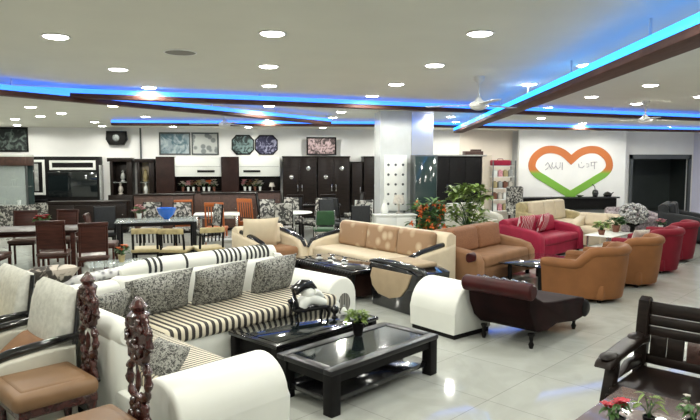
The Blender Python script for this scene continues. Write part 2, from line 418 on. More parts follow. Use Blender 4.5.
# ceiling fans
def fan(x, y, label, drop=.42, rz=0, sc=1.0):
    t = thing('ceiling_fan', label, 'ceiling fan', (x, y, H), rz)
    obj('canopy', MB().lathe([(.0, -.001), (.07, -.001), (.065, -.05), (.025, -.09), (0, -.09)]), 'white_paint', t)
    obj('downrod', MB().tube([(0, 0, -.08), (0, 0, -drop+.06)], .014), 'white_paint', t)
    obj('motor', MB().lathe([(0, -drop+.10), (.03, -drop+.09), (.05, -drop+.05), (.11, -drop+.02), (.125, -drop-.02), (.10, -drop-.05), (.05, -drop-.07), (0, -drop-.075)]), 'white_paint', t)
    for k in range(3):
        a = 2*PI*k/3
        m = MB(); m.box((.12*sc+.3, 0, -drop-.005), (.56, .12, .008), .003, taper=None)
        me = m.mesh('blade'); me.transform(Matrix.Rotation(a, 4, 'Z')); o = obj('blade', me, 'white_paint', t)
        m = MB().box((.12, 0, -drop-.005), (.12, .04, .012), .004); me = m.mesh('blade_bracket'); me.transform(Matrix.Rotation(a, 4, 'Z')); obj('blade_bracket', me, 'white_paint', t)
    return t
fan(2.71, 7.55, 'white three-blade ceiling fan hanging nearest, right of the column', .36, .5)
fan(6.75, 10.1, 'white three-blade ceiling fan hanging toward the right side', .34, .2)
fan(-.85, 12.3, 'small distant white ceiling fan over the dining displays at left', .34, .9)

# ------------------------------------------------------------------ sectional sofa
def sectional():
    t = thing('sectional_sofa', 'large white leather corner sofa with black and cream striped seats and grey cushions', 'sofa', W(0, 0), A)
    # local: x = u, y = -v
    U0, U1 = 1.63, 4.98; VB = 5.58
    # base plinths
    obj('base', MB().box((3.15, 5.02, .22), (2.6, 1.1, .30), .03).box((2.05, 4.1, .22), (.80, 1.6, .30), .03), 'white_leather', t)
    obj('plinth', MB().box((3.15, 5.04, .04), (2.4, .95, .08)).box((2.02, 4.1, .04), (.66, 1.4, .08)), 'black_satin', t)
    # striped seats
    s1 = obj('seat', MB().box((3.38, 4.86, .40), (1.98, .86, .13), .045, seg=4), 'stripe_x', t)
    s2 = obj('seat', MB().box((2.10, 4.28, .40), (.58, 1.66, .13), .045, seg=4), 'stripe_y', t)
    # rear back with top roll
    obj('backrest', MB().box((3.40, 5.42, .50), (1.98, .22, .56), .06, rot=(-.10, 0, 0), seg=3), 'white_leather', t)
    obj('backrest', MB().prism([(4.25, .30), (4.25, .82), (4.36, .80), (4.50, .66), (4.62, .56), (4.62, .30)], 5.34, 5.54, 'Y', .03), 'white_leather', t, 'sloping white shoulder of the back')
    obj('backrest', MB().box((2.06, 5.44, .47), (.82, .22, .56), .06, seg=3), 'white_leather', t, 'lower plain white corner back panel')
    ro = MB(); ro.tube([(2.50, 5.46, .80), (2.56, 5.46, .81), (2.8, 5.46, .82), (4.0, 5.46, .82), (4.30, 5.46, .81), (4.34, 5.46, .80)], [.03, .075, .095, .095, .085, .04], 20)
    roll = obj('top_roll', ro, 'white_leather', t)
    bands = [(2.74, 3), (3.14, 1)] + [(3.50, 6), (3.88, 6)]
    for (x0, n) in bands:
        for k in range(n):
            ob = MB(); ob.tube([(x0+k*.058, 5.46, .82), (x0+.026+k*.058, 5.46, .82)], .0975 if x0 > 2.5 else .09, 20)
            obj('band', ob, 'black_fabric', roll, 'black fabric band around the roll')
    # return back along the left side, striped inside
    obj('backrest', MB().box((1.72, 4.52, .46), (.17, 1.62, .52), .06, seg=3), 'white_leather', t)
    obj('back_pad', MB().box((1.83, 4.38, .56), (.13, 1.26, .30), .05, rot=(0, -.18, 0), seg=3), 'stripe_y', t, 'striped pad on the inside of the left back')
    obj('top_roll', MB().tube([(1.74, 3.70, .72), (1.74, 3.73, .72), (1.74, 3.80, .72), (1.74, 5.2, .72), (1.74, 5.3, .72)], [.06, .085, .095, .095, .05], 20), 'white_leather', t)
    # arms: barrel
    pf = [(-.24, .08), (-.24, .37)] + arc(0, .37, .24, 180, 0, 18) + [(.24, .08)]
    am = MB(); am.prism([(p[0]*1.0+3.11, p[1]) for p in pf], 1.62, 2.40, 'X', .03)
    obj('arm', am, 'white_leather', t, 'big white barrel arm nearest the viewer')
    pf2 = [(-.23, .08), (-.23, .36)] + arc(0, .36, .23, 180, 0, 18) + [(.23, .08)]
    am = MB(); am.prism([(p[0]+4.60, p[1]) for p in pf2], 4.60, 5.5, 'Y', .03)
    a2 = obj('arm', am, 'white_leather', t, 'white barrel arm at the far right end with slatted oval')
    gr = MB(); gr.prism([(4.63+.085*math.cos(2*PI*k/28), .30+.11*math.sin(2*PI*k/28)) for k in range(28)], 4.588, 4.604, 'Y')
    obj('grille', gr, 'grille', a2, 'oval slatted grille')
    return t
sectional()

def cushion(label, loc, rz, tilt, size=(.5, .17, .42), m='paisley', name='cushion', group=None, roll=0):
    o = obj(name, MB().pillow((0, 0, 0), size, rot=(tilt, roll, 0)), m)
    tag(o, label, 'cushion', loc, rz, group); return o
for (u, v, w, lab) in [(2.74, -5.08, .68, 'grey paisley cushion on the corner sofa, widest left one of the rear row'),
                    (3.43, -5.08, .62, 'grey paisley cushion on the corner sofa, middle of the rear row'),
                    (4.14, -5.08, .56, 'grey paisley cushion on the corner sofa, beside the far right arm')]:
    cushion(lab, W(u-.07-(u-2.7)*.04, v+.02, .64), A, .38, (w, .22, .42), roll=R(-4))
cushion('grey paisley cushion in the corner of the sofa behind the carved chair posts', W(2.16, -4.98, .60), A+.5, .5, (.46, .17, .36))
cushion('dark grey paisley cushion leaning beside the nearest white barrel arm', W(1.95, -3.66, .52), A+PI/2+.1, .75, (.38, .14, .28))

# ottoman (white barrel)
t = thing('barrel_ottoman', 'white leather barrel-topped ottoman standing left of the maroon chaise', 'ottoman', (1.985, 6.335, 0), R(31))
obj('body', MB().prism([(-.30, .05), (-.30, .26)]+arc(0, .26, .30, 180, 0, 20)+[(.30, .05)], -.33, .33, 'Y', .02), 'white_leather', t)
obj('plinth', MB().box((0, 0, .025), (.56, .62, .05)), 'black_satin', t)

# ------------------------------------------------------------------ coffee tables
def table_front():
    t = thing('coffee_table', 'black coffee table with glass inset top and lower shelf, nearest the viewer', 'coffee table', (.755, 4.82, 0), R(38.5))
    L, Wd, h = 1.31, .62, .35
    fr = MB()
    for s in (-1, 1):
        fr.box((0, s*(Wd/2-.045), h-.02), (L, .09, .04), .006); fr.box((s*(L/2-.045), 0, h-.02), (.09, Wd-.18, .04), .006)
    obj('top_frame', fr, 'black_semi', t)
    obj('glass_top', MB().box((0, 0, h-.012), (L-.18, Wd-.18, .008)), 'glass_smoke', t)
    for sx in (-1, 1):
        for sy in (-1, 1):
            obj('leg', MB().box((sx*(L/2-.055), sy*(Wd/2-.055), (h-.04)/2), (.095, .095, h-.04), .006), 'black_satin', t)
    obj('shelf', MB().box((0, 0, .10), (L-.10, Wd-.10, .04), .004), 'black_lacquer', t)
    ap = MB()
    for s in (-1, 1): ap.box((0, s*(Wd/2-.04), h-.075), (L-.2, .02, .075)); ap.box((s*(L/2-.04), 0, h-.075), (.02, Wd-.2, .075))
    obj('apron', ap, 'black_satin', t)
M['glass_smoke'] = mat('smoked_glass', (.012, .018, .018), .04, alpha=.72, spec=.9, coat=1)
table_front()
def table_back():
    t = thing('coffee_table', 'black coffee table with dark mirror top under the couple figurine', 'coffee table', (.34, 5.47, 0), R(39.5))
    L, Wd, h = 1.29, .66, .36
    obj('top', MB().box((0, 0, h-.02), (L, Wd, .035), .008), 'black_lacquer', t)
    obj('glass_top', MB().box((0, 0, h+.001), (L-.12, Wd-.12, .006), .002), 'glass_dark', t)
    obj('cabinet', MB().box((0, 0, .18), (L-.12, Wd-.1, .25), .01), 'black_satin', t)
    for sx in (-1, 1):
        for sy in (-1, 1): obj('leg', MB().box((sx*(L/2-.05), sy*(Wd/2-.05), .16), (.07, .07, .32), .005), 'black_satin', t)
    for sx in (-.5, .5):
        d = obj('drawer', MB().box((sx*(L-.3)/1.0*.62, -(Wd/2-.05)-.006, .2), (.5, .02, .15), .004), 'black_lacquer', t)
table_back()

# figurine: white couple's head embraced by a dark arch, on a dark footed stand
t = thing('figurine', 'white and black embracing couple figurine on a dark footed stand', 'figurine', (.38, 5.60, .3645), R(25))
st = MB(); st.box((0, 0, .105), (.36, .15, .03), .012, seg=3)
for sx in (-1, 1):
    for sy in (-1, 1): st.tube([(sx*.15, sy*.05, .10), (sx*.17, sy*.06, .05), (sx*.155, sy*.06, 0)], [.018, .013, .011])
obj('stand', st, 'black_satin', t)
obj('dark_figure', MB().tube([(-.15, 0, .12), (-.185, 0, .20), (-.16, 0, .29), (-.08, 0, .335), (.0, 0, .33), (.06, 0, .285)], [.045, .05, .055, .055, .045, .02], 14), 'black_lacquer', t)
wf = MB(); wf.ball((-.02, 0, .245), .068, 2, (1, .9, 1.05)).tube([(-.10, 0, .125), (-.08, 0, .165), (-.02, 0, .20), (.04, 0, .19), (.10, -.01, .16), (.16, -.01, .14)], [.06, .066, .064, .06, .05, .034], 12)
wf.tube([(.03, -.02, .26), (.08, -.02, .245), (.13, -.01, .205)], [.036, .03, .022])
obj('white_figure', wf, 'white_gloss', t)
t2 = thing('ornament_ball', 'small dark round ornament at the right foot of the couple figurine', 'ornament', (.62, 5.62, .3645), 0)
obj('ball', MB().ball((0, 0, .075), .042), 'black_lacquer', t2); obj('stem', MB().lathe([(.03, 0), (.03, .008), (.012, .015), (.012, .04), (0, .045)]), 'black_satin', t2)
t3 = thing('ornament_white', 'small white glossy ornament lying beside the dark round ornament', 'ornament', (.72, 5.72, .3645), 0)
obj('body', MB().lathe([(0, 0), (.03, .004), (.035, .03), (.02, .06), (.008, .075), (0, .08)]), 'white_gloss', t3); obj('lid', MB().ball((0, 0, .085), .012), 'chrome', t3)

def plant(name, label, loc, pot_r=.06, pot_h=.12, n=26, L=.14, w=.03, m='leaf', potm='black_satin', up=.6, droop=.03, group=None, spread=1.0, flowers=None, fr=.02, nf=0, seed=1):
    rnd = random.Random(seed)
    t = thing(name, label, 'plant', loc, 0, group)
    obj('pot', MB().lathe([(0, 0), (pot_r*.7, 0), (pot_r*.8, pot_h*.3), (pot_r, pot_h*.92), (pot_r*1.06, pot_h), (pot_r*.85, pot_h), (pot_r*.8, pot_h*.85), (0, pot_h*.85)]), potm, t)
    st = MB(); lf = MB(); fl = MB()
    for i in range(n):
        a = rnd.random()*2*PI; e = rnd.uniform(.15, 1)**.8; rr = L*rnd.uniform(.4, 1)
        hx = math.cos(a)*rr*(1-e*.55)*spread; hy = math.sin(a)*rr*(1-e*.55)*spread; hz = pot_h+L*up*e*rnd.uniform(.7, 1.3)+.01
        st.tube([(0, 0, pot_h*.8), (hx*.4, hy*.4, pot_h+(hz-pot_h)*.6), (hx, hy, hz)], [.004*L/.14, .003*L/.14, .002*L/.14], 5)
        for k in range(3):
            a2 = a+rnd.uniform(-1.2, 1.2); l2 = L*rnd.uniform(.35, .6)
            lf.leaf((hx*.8, hy*.8, hz*.95), (hx*.8+math.cos(a2)*l2, hy*.8+math.sin(a2)*l2, hz+l2*rnd.uniform(-.1, .6)), w*rnd.uniform(.7, 1.1), droop)
        if i < nf:
            for k in range(5):
                b_ = 2*PI*k/5; fl.leaf((hx, hy, hz+.01), (hx+math.cos(b_)*fr, hy+math.sin(b_)*fr, hz+fr*.7), fr*.4)
            fl.ball((hx, hy, hz+fr*.4), fr*.35, 1)
    obj('stems', st, 'leaf_dark', t); obj('foliage', lf, m, t)
    if nf: obj('flowers', fl, flowers, t)
    return t
plant('potted_plant', 'small green plant in a black pot on the nearest coffee table', (.76, 5.06, .351), .055, .11, 24, .15, .02, 'leaf_light', seed=3)

# ------------------------------------------------------------------ carved dining chairs (foreground)
def carved_chair():
    t = thing('carved_dining_chair', '', 'chair', (0, 0, 0), 0)
    # local: -x is front, back panel at x=+.24, width along y
    obj('seat', MB().box((-.03, 0, .455), (.50, .50, .11), .045, seg=4).box((-.03, 0, .49), (.40, .40, .06), .03, seg=3), 'tan_leather', t)
    obj('seat_rail', MB().box((-.02, 0, .385), (.46, .46, .06), .01), 'carved_brown', t)
    for sx in (-1, 1):
        for sy in (-1, 1):
            obj('leg', MB().lathe([(0, 0), (.02, 0), (.028, .05), (.018, .09), (.03, .2), (.026, .28), (.033, .36), (0, .37)], (-.02+sx*.2, sy*.2, 0), 12), 'carved_brown', t)
    # narrow pierced carved back: stacked urn, oval ring, carved body and crest
    prof = [(z_, w_*1.25) for z_, w_ in ((.38, .055), (.42, .075), (.47, .085), (.53, .07), (.57, .05), (.62, .085), (.68, .10), (.74, .095), (.79, .06), (.83, .085), (.89, .11), (.95, .10), (1.0, .075), (1.03, .055), (1.06, .06), (1.09, .035), (1.12, .02))]
    def width(z):
        for (a, wa), (b_, wb) in zip(prof, prof[1:]):
            if a <= z <= b_: return wa+(wb-wa)*(z-a)/(b_-a)
        return .02
    def xb(z): return .25+.02*(z-.4)
    for sy in (-1, 1):
        pts = []; rr = []
        for i in range(37):
            z = .39+.66*i/36; pts.append((xb(z), sy*(width(z)-.018), z)); rr.append(.021+.006*math.sin(i*1.7))
        obj('back_post', MB().tube(pts, rr, 10), 'carved_brown', t)
    sp = MB(); rn = random.Random(5)
    sp.prism([(-width(z)*.9, z) for z in (.38, .42, .47, .53, .57, .60)]+[(width(z)*.9, z) for z in (.60, .57, .53, .47, .42, .38)], .235, .27, 'X', .008)
    sp.prism([(-width(z)*.9, z) for z in (.77, .79, .83, .89, .95, 1.0, 1.03)]+[(width(z)*.9, z) for z in (1.03, 1.0, .95, .89, .83, .79, .77)], .24, .28, 'X', .008)
    for i in range(34):
        z = rn.choice([rn.uniform(.42, .58), rn.uniform(.80, 1.02), rn.uniform(.80, 1.02)]); wv = width(z)*.7
        for xs in (.232, .285): sp.ball((xs, rn.uniform(-wv, wv), z), rn.uniform(.014, .024), 1, (.8, 1, 1.2))
    sp.ball((.25, 0, .68), .03, 1, (.6, .5, 2.4))
    obj('splat', sp, 'carved_brown', t)
    cr = MB(); cr.lathe([(0, .0), (.05, .0), (.06, .03), (.035, .05), (.05, .075), (.03, .10), (.012, .125), (0, .13)], (.262, 0, 1.01), 12)
    for y_ in (-.05, .05): cr.ball((.262, y_, 1.03), .028, 2)
    obj('crest', cr, 'carved_brown', t)
    return t
cc = carved_chair()
cc.location = (-1.38, 3.90, 0); cc.rotation_euler = (0, 0, A); cc['label'] = 'carved dark mahogany dining chair with tan seat, farther one beside the white sofa back'; cc['group'] = 'carved mahogany dining chairs'
dup(cc, 'carved dark mahogany dining chair with tan seat, nearest at the bottom left', (-.90, 3.11, 0), A, 'carved mahogany dining chairs')

# cream armchairs with black lacquered arms, facing left
def lacquer_armchair(name='lacquer_armchair'):
    t = thing(name, '', 'armchair')
    # front = -x
    obj('seat', MB().box((-.05, 0, .36), (.60, .56, .16), .05, seg=4), 'cream_leather', t)
    obj('base', MB().box((-.03, 0, .18), (.62, .62, .22), .03), 'cream_leather', t)
    obj('foot', MB().box((-.3, .27, .035), (.06, .06, .07), .01).box((-.3, -.27, .035), (.06, .06, .07), .01).box((.24, .27, .035), (.06, .06, .07), .01).box((.24, -.27, .035), (.06, .06, .07), .01), 'black_satin', t)
    prof = [(.16, .36), (.20, .62), (.24, .84), (.28, .95), (.33, .985), (.38, .96), (.36, .70), (.32, .36)]
    obj('backrest', MB().prism(prof, -.31, .31, 'Y', .03), 'cream_wool', t)
    for s in (-1, 1):
        ap = [(.30, .10), (.30, .60), (.10, .61), (-.15, .585), (-.33, .52), (-.38, .44), (-.36, .10)]
        a = obj('arm', MB().prism(ap, s*.335-.055, s*.335+.055, 'Y', .025), 'cream_leather', t)
        tr = MB().tube([(.34, s*.335, .66), (.15, s*.335, .645), (-.10, s*.335, .62), (-.30, s*.335, .56), (-.41, s*.335, .46), (-.40, s*.335, .36)], [.022, .03, .034, .034, .03, .02], 12)
        obj('arm_cap', tr, 'black_lacquer', a, 'glossy black arm cap')
        obj('back_edge', MB().tube([(.27, s*.335, .30), (.31, s*.335, .62), (.345, s*.325, .86), (.36, s*.31, .95)], .018, 10), 'black_lacquer', t, 'black lacquered edge of the back')
    return t
la = lacquer_armchair()
la.location = W(1.27, -4.52); la.rotation_euler = (0, 0, A); la['label'] = 'cream armchair with glossy black curved arms behind the carved chairs, nearer of two'; la['group'] = 'cream armchairs with black arms'
dup(la, 'cream armchair with glossy black arms at left edge, farther of two', W(1.26, -5.42), A, 'cream armchairs with black arms')
cushion('orange tan cushion on the seat of the nearer cream armchair', W(1.34, -4.56, .52), A+PI/2, .9, (.40, .12, .30), 'peach_brown')
cushion('shiny dark brown cushion on the cream armchair at the left edge', W(.95, -4.66, .57), A+PI/2, .35, (.44, .20, .32), 'brown_cushion')
# yellow printed display cushion stack at the extreme left
cushion('yellow printed cushion at the far left edge above the brown cushion', W(1.02, -5.42, .66), A+PI/2, .3, (.50, .18, .46), 'yellow')

# quilted silver sofa behind the corner sofa
def curved_back_sofa(name, label, loc, rz, L=1.9, bk='silver', ins='bw_pattern'):
    t = thing(name, label, 'sofa', loc, rz)
    N = 20; P = []
    for i in range(N+1):
        s = -1+2*i/N; x = s*L/2; y = -.30*(abs(s)**2.2); top = .64-.12*abs(s)**2
        P.append((x, y, top))
    pts = [[(p[0], p[1]+.02*0, .12), (p[0], p[1]+.06, .4), (p[0], p[1]+.10, p[2])] for p in P]
    obj('backrest', MB().sheet(pts, .12), ins, t)
    obj('top_roll', MB().tube([(p[0], p[1]+.06, p[2]) for p in P], [.03]+[.055]*(N-1)+[.03], 14), bk, t, 'silver quilted roll along the curved back')
    obj('seat', MB().box((0, -.50, .34), (L-.35, .62, .18), .06, seg=3), ins, t)
    obj('base', MB().box((0, -.42, .15), (L-.4, .6, .2), .02), 'black_satin', t)
    return t
curved_back_sofa('curved_sofa', 'silver quilted curved-back sofa with dark swirl fabric behind the white corner sofa', (-1.62, 6.98, 0), R(228), 1.9)
cushion('brown and black patterned cushion lying on the silver curved sofa', (-2.28, 6.45, .66), R(40), 1.1, (.55, .2, .5), 'bw_pattern')

# ------------------------------------------------------------------ maroon chaise
def chaise():
    t = thing('chaise_lounge', 'maroon and black chaise lounge with a rolled head end and turned legs', 'chaise lounge', (2.74, 6.02, 0), R(38))
    Wd = .68
    pr = [(-.40, .17), (-.52, .26), (-.60, .40), (-.64, .58), (-.56, .60), (-.44, .52), (-.30, .46), (-.1, .43), (.25, .40), (.50, .38), (.66, .35), (.72, .26), (.62, .13), (.45, .12), (.25, .15), (0, .18), (-.2, .15)]
    obj('body', MB().prism(pr, -Wd/2, Wd/2, 'Y', .02), 'maroon', t)
    obj('head_roll', MB().tube([(-.62, -Wd/2-.05, .61), (-.62, -Wd/2-.03, .61), (-.62, Wd/2+.03, .61), (-.62, Wd/2+.05, .61)], [.06, .082, .082, .06], 18), 'oxblood', t, 'dark oxblood cylindrical head roll')
    obj('foot_roll', MB().tube([(.70, -Wd/2-.02, .22), (.70, -Wd/2, .22), (.70, Wd/2, .22), (.70, Wd/2+.02, .22)], [.07, .095, .095, .07], 18), 'black_satin', t)
    sl = MB()
    for i in range(16):
        sl.ball((-.54, -.27+.036*i, .672+.010*math.sin(i*2.1)), .026, 1, (1.2, 1, .8))
    obj('carved_trim', sl, 'chrome', t, 'shiny silver carved trim along the head')
    for (x, y) in ((-.42, -.27), (-.42, .27), (.56, -.27), (.56, .27)):
        obj('leg', MB().lathe([(0, 0), (.018, 0), (.028, .04), (.016, .07), (.024, .12), (.034, .13), (.034, .15), (0, .15)], (x, y, 0), 12), 'black_satin', t)
    return t
chaise()

# ------------------------------------------------------------------ tub chairs
def tub_chair(name, body, seatm):
    t = thing(name, '', 'armchair')
    # front = +y ; wrap-around back on the -y side, straight arms forward
    path = [(-.45, .52 - .08*i) for i in range(7)] + [(.45*math.cos(R(a)), .45*math.sin(R(a))) for a in range(180, 361, 10)] + [(.45, .04 + .08*i) for i in range(7)]
    P = []; tops = []
    for (x, y) in path:
        back = max(0, min(1, (-y+.06)/.26)); back = back*back*(3-2*back)
        top = .50+.19*back; col_ = []
        for (z, k) in ((.06, .88), (.2, .93), (.4, .98), (top-.05, 1.03), (top, 1.02)):
            col_.append((x*k, y*(k if y < 0 else 1), z))
        P.append(col_)
        tops.append((x*.94, y*(.94 if y < 0 else 1), top))
    obj('shell', MB().sheet(P, .11), body, t)
    obj('top_roll', MB().tube(tops, [.05]+[.068]*(len(tops)-2)+[.05], 12), body, t)
    obj('seat', MB().box((0, .10, .34), (.68, .74, .18), .07, seg=4), seatm, t)
    obj('base', MB().box((0, .08, .15), (.70, .74, .20), .03), body, t)
    fm = MB()
    for x in (-.24, .24):
        for y in (-.2, .3): fm.box((x, y, .025), (.05, .05, .05), .008)
    obj('foot', fm, 'black_satin', t)
    return t
tb = tub_chair('tub_chair', 'caramel', 'caramel')
tb.location = (4.36, 7.58, 0); tb.rotation_euler = (0, 0, R(40)); tb['label'] = 'caramel suede tub armchair nearest, right behind the maroon chaise'; tb['group'] = 'caramel tub armchairs'
dup(tb, 'caramel suede tub armchair, second in the row between the first one and the red chair', (5.44, 8.42, 0), R(40), 'caramel tub armchairs')
tr_ = tub_chair('tub_chair', 'crimson', 'crimson')
tr_.location = (6.5, 9.4, 0); tr_.rotation_euler = (0, 0, R(40)); tr_['label'] = 'red tub armchair, nearer of two, behind the caramel tub chairs'; tr_['group'] = 'red tub armchairs'
dup(tr_, 'red tub armchair, farther of two, beside the black recliner', (7.55, 10.4, 0), R(42), 'red tub armchairs')
cushion('small white cushion on the nearer red tub armchair', (6.42, 9.62, .56), R(10), .4, (.34, .12, .26), 'petal_white')

# ------------------------------------------------------------------ generic sofa
def sofa(name, label, loc, rz, L, D=.85, hb=.85, hs=.42, ha=.6, body='beige_fabric', seatm=None, backm=None, armw=.2, cat='sofa', arms=(1, 1), trim=None, nback=3, nseat=1, feet=True):
    t = thing(name, label, cat, loc, rz)
    seatm = seatm or body; backm = backm or body
    obj('base', MB().box((0, .02, .19), (L-.04, D-.10, .26), .03), body, t)
    w = (L-armw*(arms[0]+arms[1])); x0 = -L/2+armw*arms[0]
    for i in range(nseat):
        obj('seat_cushion', MB().box((x0+w*(i+.5)/nseat, -.08, hs-.045), (w/nseat-.01, D-.22, .17), .055, seg=4), seatm, t)
    pr = [(D/2-.26, .30), (D/2-.20, hb-.06), (D/2-.15, hb-.01), (D/2-.08, hb), (D/2, hb-.05), (D/2, .10), (D/2-.2, .10)]
    obj('backrest', MB().prism([(p[0], p[1]) for p in pr], -L/2+.03, L/2-.03, 'X', .02), body, t)
    for i in range(nback):
        obj('back_cushion', MB().box((x0+w*(i+.5)/nback, D/2-.28, (hs+hb)/2+.02), (w/nback-.01, .16, hb-hs-.02), .06, rot=(-.14, 0, 0), seg=4), backm, t)
    for k, s in ((0, -1), (1, 1)):
        if not arms[k]: continue
        ap = [(D/2-.02, .08), (D/2-.02, ha+.10), (D/2-.25, ha+.06), (-D/2+.25, ha), (-D/2+.08, ha-.05), (-D/2+.01, ha-.16), (-D/2, .08)]
        a = obj('arm', MB().prism(ap, s*(L/2-armw/2)-armw/2, s*(L/2-armw/2)+armw/2, 'X', .05), body, t)
        if trim:
            obj('arm_trim', MB().tube([(s*(L/2-armw/2), D/2-.04, ha+.12), (s*(L/2-armw/2), D/2-.25, ha+.08), (s*(L/2-armw/2), -D/2+.3, ha+.02), (s*(L/2-armw/2), -D/2+.08, ha-.04), (s*(L/2-armw/2), -D/2-.0, ha-.15)], [.03, .04, .042, .035, .02], 10, sx=1.3), trim, a, 'black lacquered arm top')
    if feet:
        f = MB()
        for sx in (-1, 1):
            for sy in (-1, 1): f.box((sx*(L/2-.1), sy*(D/2-.1), .04), (.06, .06, .08), .01)
        obj('foot', f, 'black_satin', t)
    return t
# beige sofa facing left (front normal about -u)
sofa('beige_sofa', 'beige sofa with floral back cushions and pale seat behind the long black table', (1.64, 9.15, 0), R(-60), 2.6, .92, .84, .42, .58, 'beige_light', 'beige_light', 'beige_floral', trim='black_lacquer', nback=3)
# brown patterned sofa
sofa('brown_sofa', 'rust brown patterned long sofa with peach seat, right of the beige sofa', (3.40, 9.12, 0), R(41), 1.9, .90, .82, .42, .56, 'peach_brown', 'peach_brown', 'rust_pattern', nback=2, arms=(1, 1))
cushion('dark oxblood cushion roll at the near end of the brown sofa', (2.84, 8.12, .50), R(41), 0, (.16, .14, .14), 'oxblood')
# beige armchair
sofa('beige_armchair', 'beige armchair with orange brown seat and cream cushion behind the corner sofa', (.02, 10.05, 0), R(35), 1.0, .88, .78, .42, .60, 'beige_light', 'peach_brown', 'beige_light', cat='armchair', nback=1, trim='black_lacquer')
cushion('cream square cushion standing on the beige armchair', (-.14, 9.92, .70), R(20), .25, (.62, .16, .50), 'beige_light')

# long black carved table
t = thing('long_coffee_table', 'long black carved coffee table crowded with small cups before the beige sofa', 'coffee table', (.98, 8.45, 0), R(-60))
obj('top', MB().box((0, 0, .40), (1.5, .72, .05), .015).box((0, 0, .43), (1.34, .56, .01), .002), 'black_lacquer', t)
obj('body', MB().box((0, 0, .21), (1.3, .5, .34), .03), 'glossy_brown', t)
f = MB()
for sx in (-1, 1):
    for sy in (-1, 1): f.lathe([(0, 0), (.05, 0), (.06, .06), (.035, .12), (.05, .25), (.06, .37), (0, .375)], (sx*.66, sy*.28, 0), 12)
obj('legs', f, 'black_satin', t)
for sy in (-1, 1):
    ed = MB()
    for i in range(26): ed.ball((-.73+1.46*i/25, sy*.36, .40), .032, 1)
    obj('carved_edge', ed, 'black_satin', t)
ca_, sa_ = math.cos(R(-60)), math.sin(R(-60))
cup0 = None
k = 0
cup_me = MB().lathe([(0, 0), (.018, 0), (.02, .004), (.034, .05), (.036, .055), (.03, .052), (.016, .01), (0, .01)], seg=14).mesh('cup'); cup_me.materials.append(M['chrome'])
sau_me = MB().lathe([(0, 0), (.04, 0), (.055, .008), (.05, .006), (0, .004)], seg=16).mesh('saucer'); sau_me.materials.append(M['white_gloss'])
for (lx, ly) in [(-.5, -.08), (-.36, .06), (-.2, -.1), (-.08, .07), (.08, -.06)]:
    q = thing('cup', 'small silver cup and saucer on the long black table', 'cup', (.98+(lx+.14)*ca_-ly*sa_, 8.45+(lx+.14)*sa_+ly*ca_, .4355), 0, 'cups on the long black table')
    obj('bowl', cup_me, None, q).location = (0, 0, .005); obj('saucer', sau_me, None, q)

# black framed side chair with beige oval panel
t = thing('oval_panel_chair', 'low black lacquer chair with beige crescent side panel left of the white ottoman', 'armchair', (1.79, 7.38, 0), R(-62))
pr = [(-.42, .0), (.40, .0), (.46, .18), (.42, .34), (.44, .50), (.2, .56), (-.2, .565), (-.46, .56), (-.50, .50), (-.42, .36), (-.46, .18)]
obj('frame', MB().prism(pr, -.30, .26, 'Y', .02), 'black_lacquer', t)
pp = [(-.40, .49), (-.44, .38), (-.40, .26), (-.28, .17), (-.05, .145), (.16, .20), (.28, .33), (.36, .50)]
obj('side_panel', MB().prism(pp, -.318, -.295, 'Y', .006), 'beige_fabric', t, 'beige crescent upholstery panel')
obj('arm_top', MB().tube([(-.52, -.25, .56), (-.3, -.27, .585), (0, -.27, .59), (.3, -.27, .58), (.52, -.27, .56), (.60, -.26, .50)], [.02, .035, .04, .04, .035, .02], 12), 'black_lacquer', t)
obj('seat', MB().box((0, .0, .575), (.6, .36, .06), .025, seg=3), 'beige_fabric', t)

# glass table with rust stool
t = thing('glass_table', 'square dark glass table in front of the brown sofa', 'coffee table', (4.10, 8.62, 0), R(40))
obj('glass_top', MB().box((0, 0, .352), (1.25, .72, .015), .004), 'glass_dark', t)
obj('top_frame', MB().box((0, 0, .334), (1.1, .6, .02), .004), 'black_satin', t)
for sx in (-1, 1):
    for sy in (-1, 1): obj('leg', MB().box((sx*.48, sy*.24, .162), (.05, .05, .324), .006), 'black_satin', t)

# red sofa + cream sofas on the right
sofa('red_sofa', 'bright red sofa with white-swirled red cushions behind the brown sofa', (5.40, 11.25, 0), R(38), 1.9, .90, .75, .40, .58, 'red_fabric', nback=2)
for (x, y, r_, lab) in [(4.92, 11.0, 30, 'red cushion with white swirl at the left end of the red sofa'), (5.45, 11.35, 50, 'red cushion with white swirl in the middle of the red sofa')]:
    cushion(lab, (x, y, .64), R(r_), .3, (.5, .16, .40), 'red_pattern')
sofa('cream_sofa', 'cream tufted sofa behind the red sofa under the heart wall', (6.75, 13.5, 0), R(36), 2.0, .9, .92, .42, .62, 'gold', 'beige_light', 'beige_light', nback=3)
sofa('cream_armchair', 'pale cream armchair at the right end of the cream tufted sofa', (7.05, 12.2, 0), R(-50), .9, .80, .72, .42, .58, 'beige_light', cat='armchair', nback=1)
sofa('cream_sofa', 'small pale sofa at the left end behind the red sofa', (5.0, 14.1, 0), R(30), 1.3, .85, .85, .42, .6, 'cream_leather', nback=2)
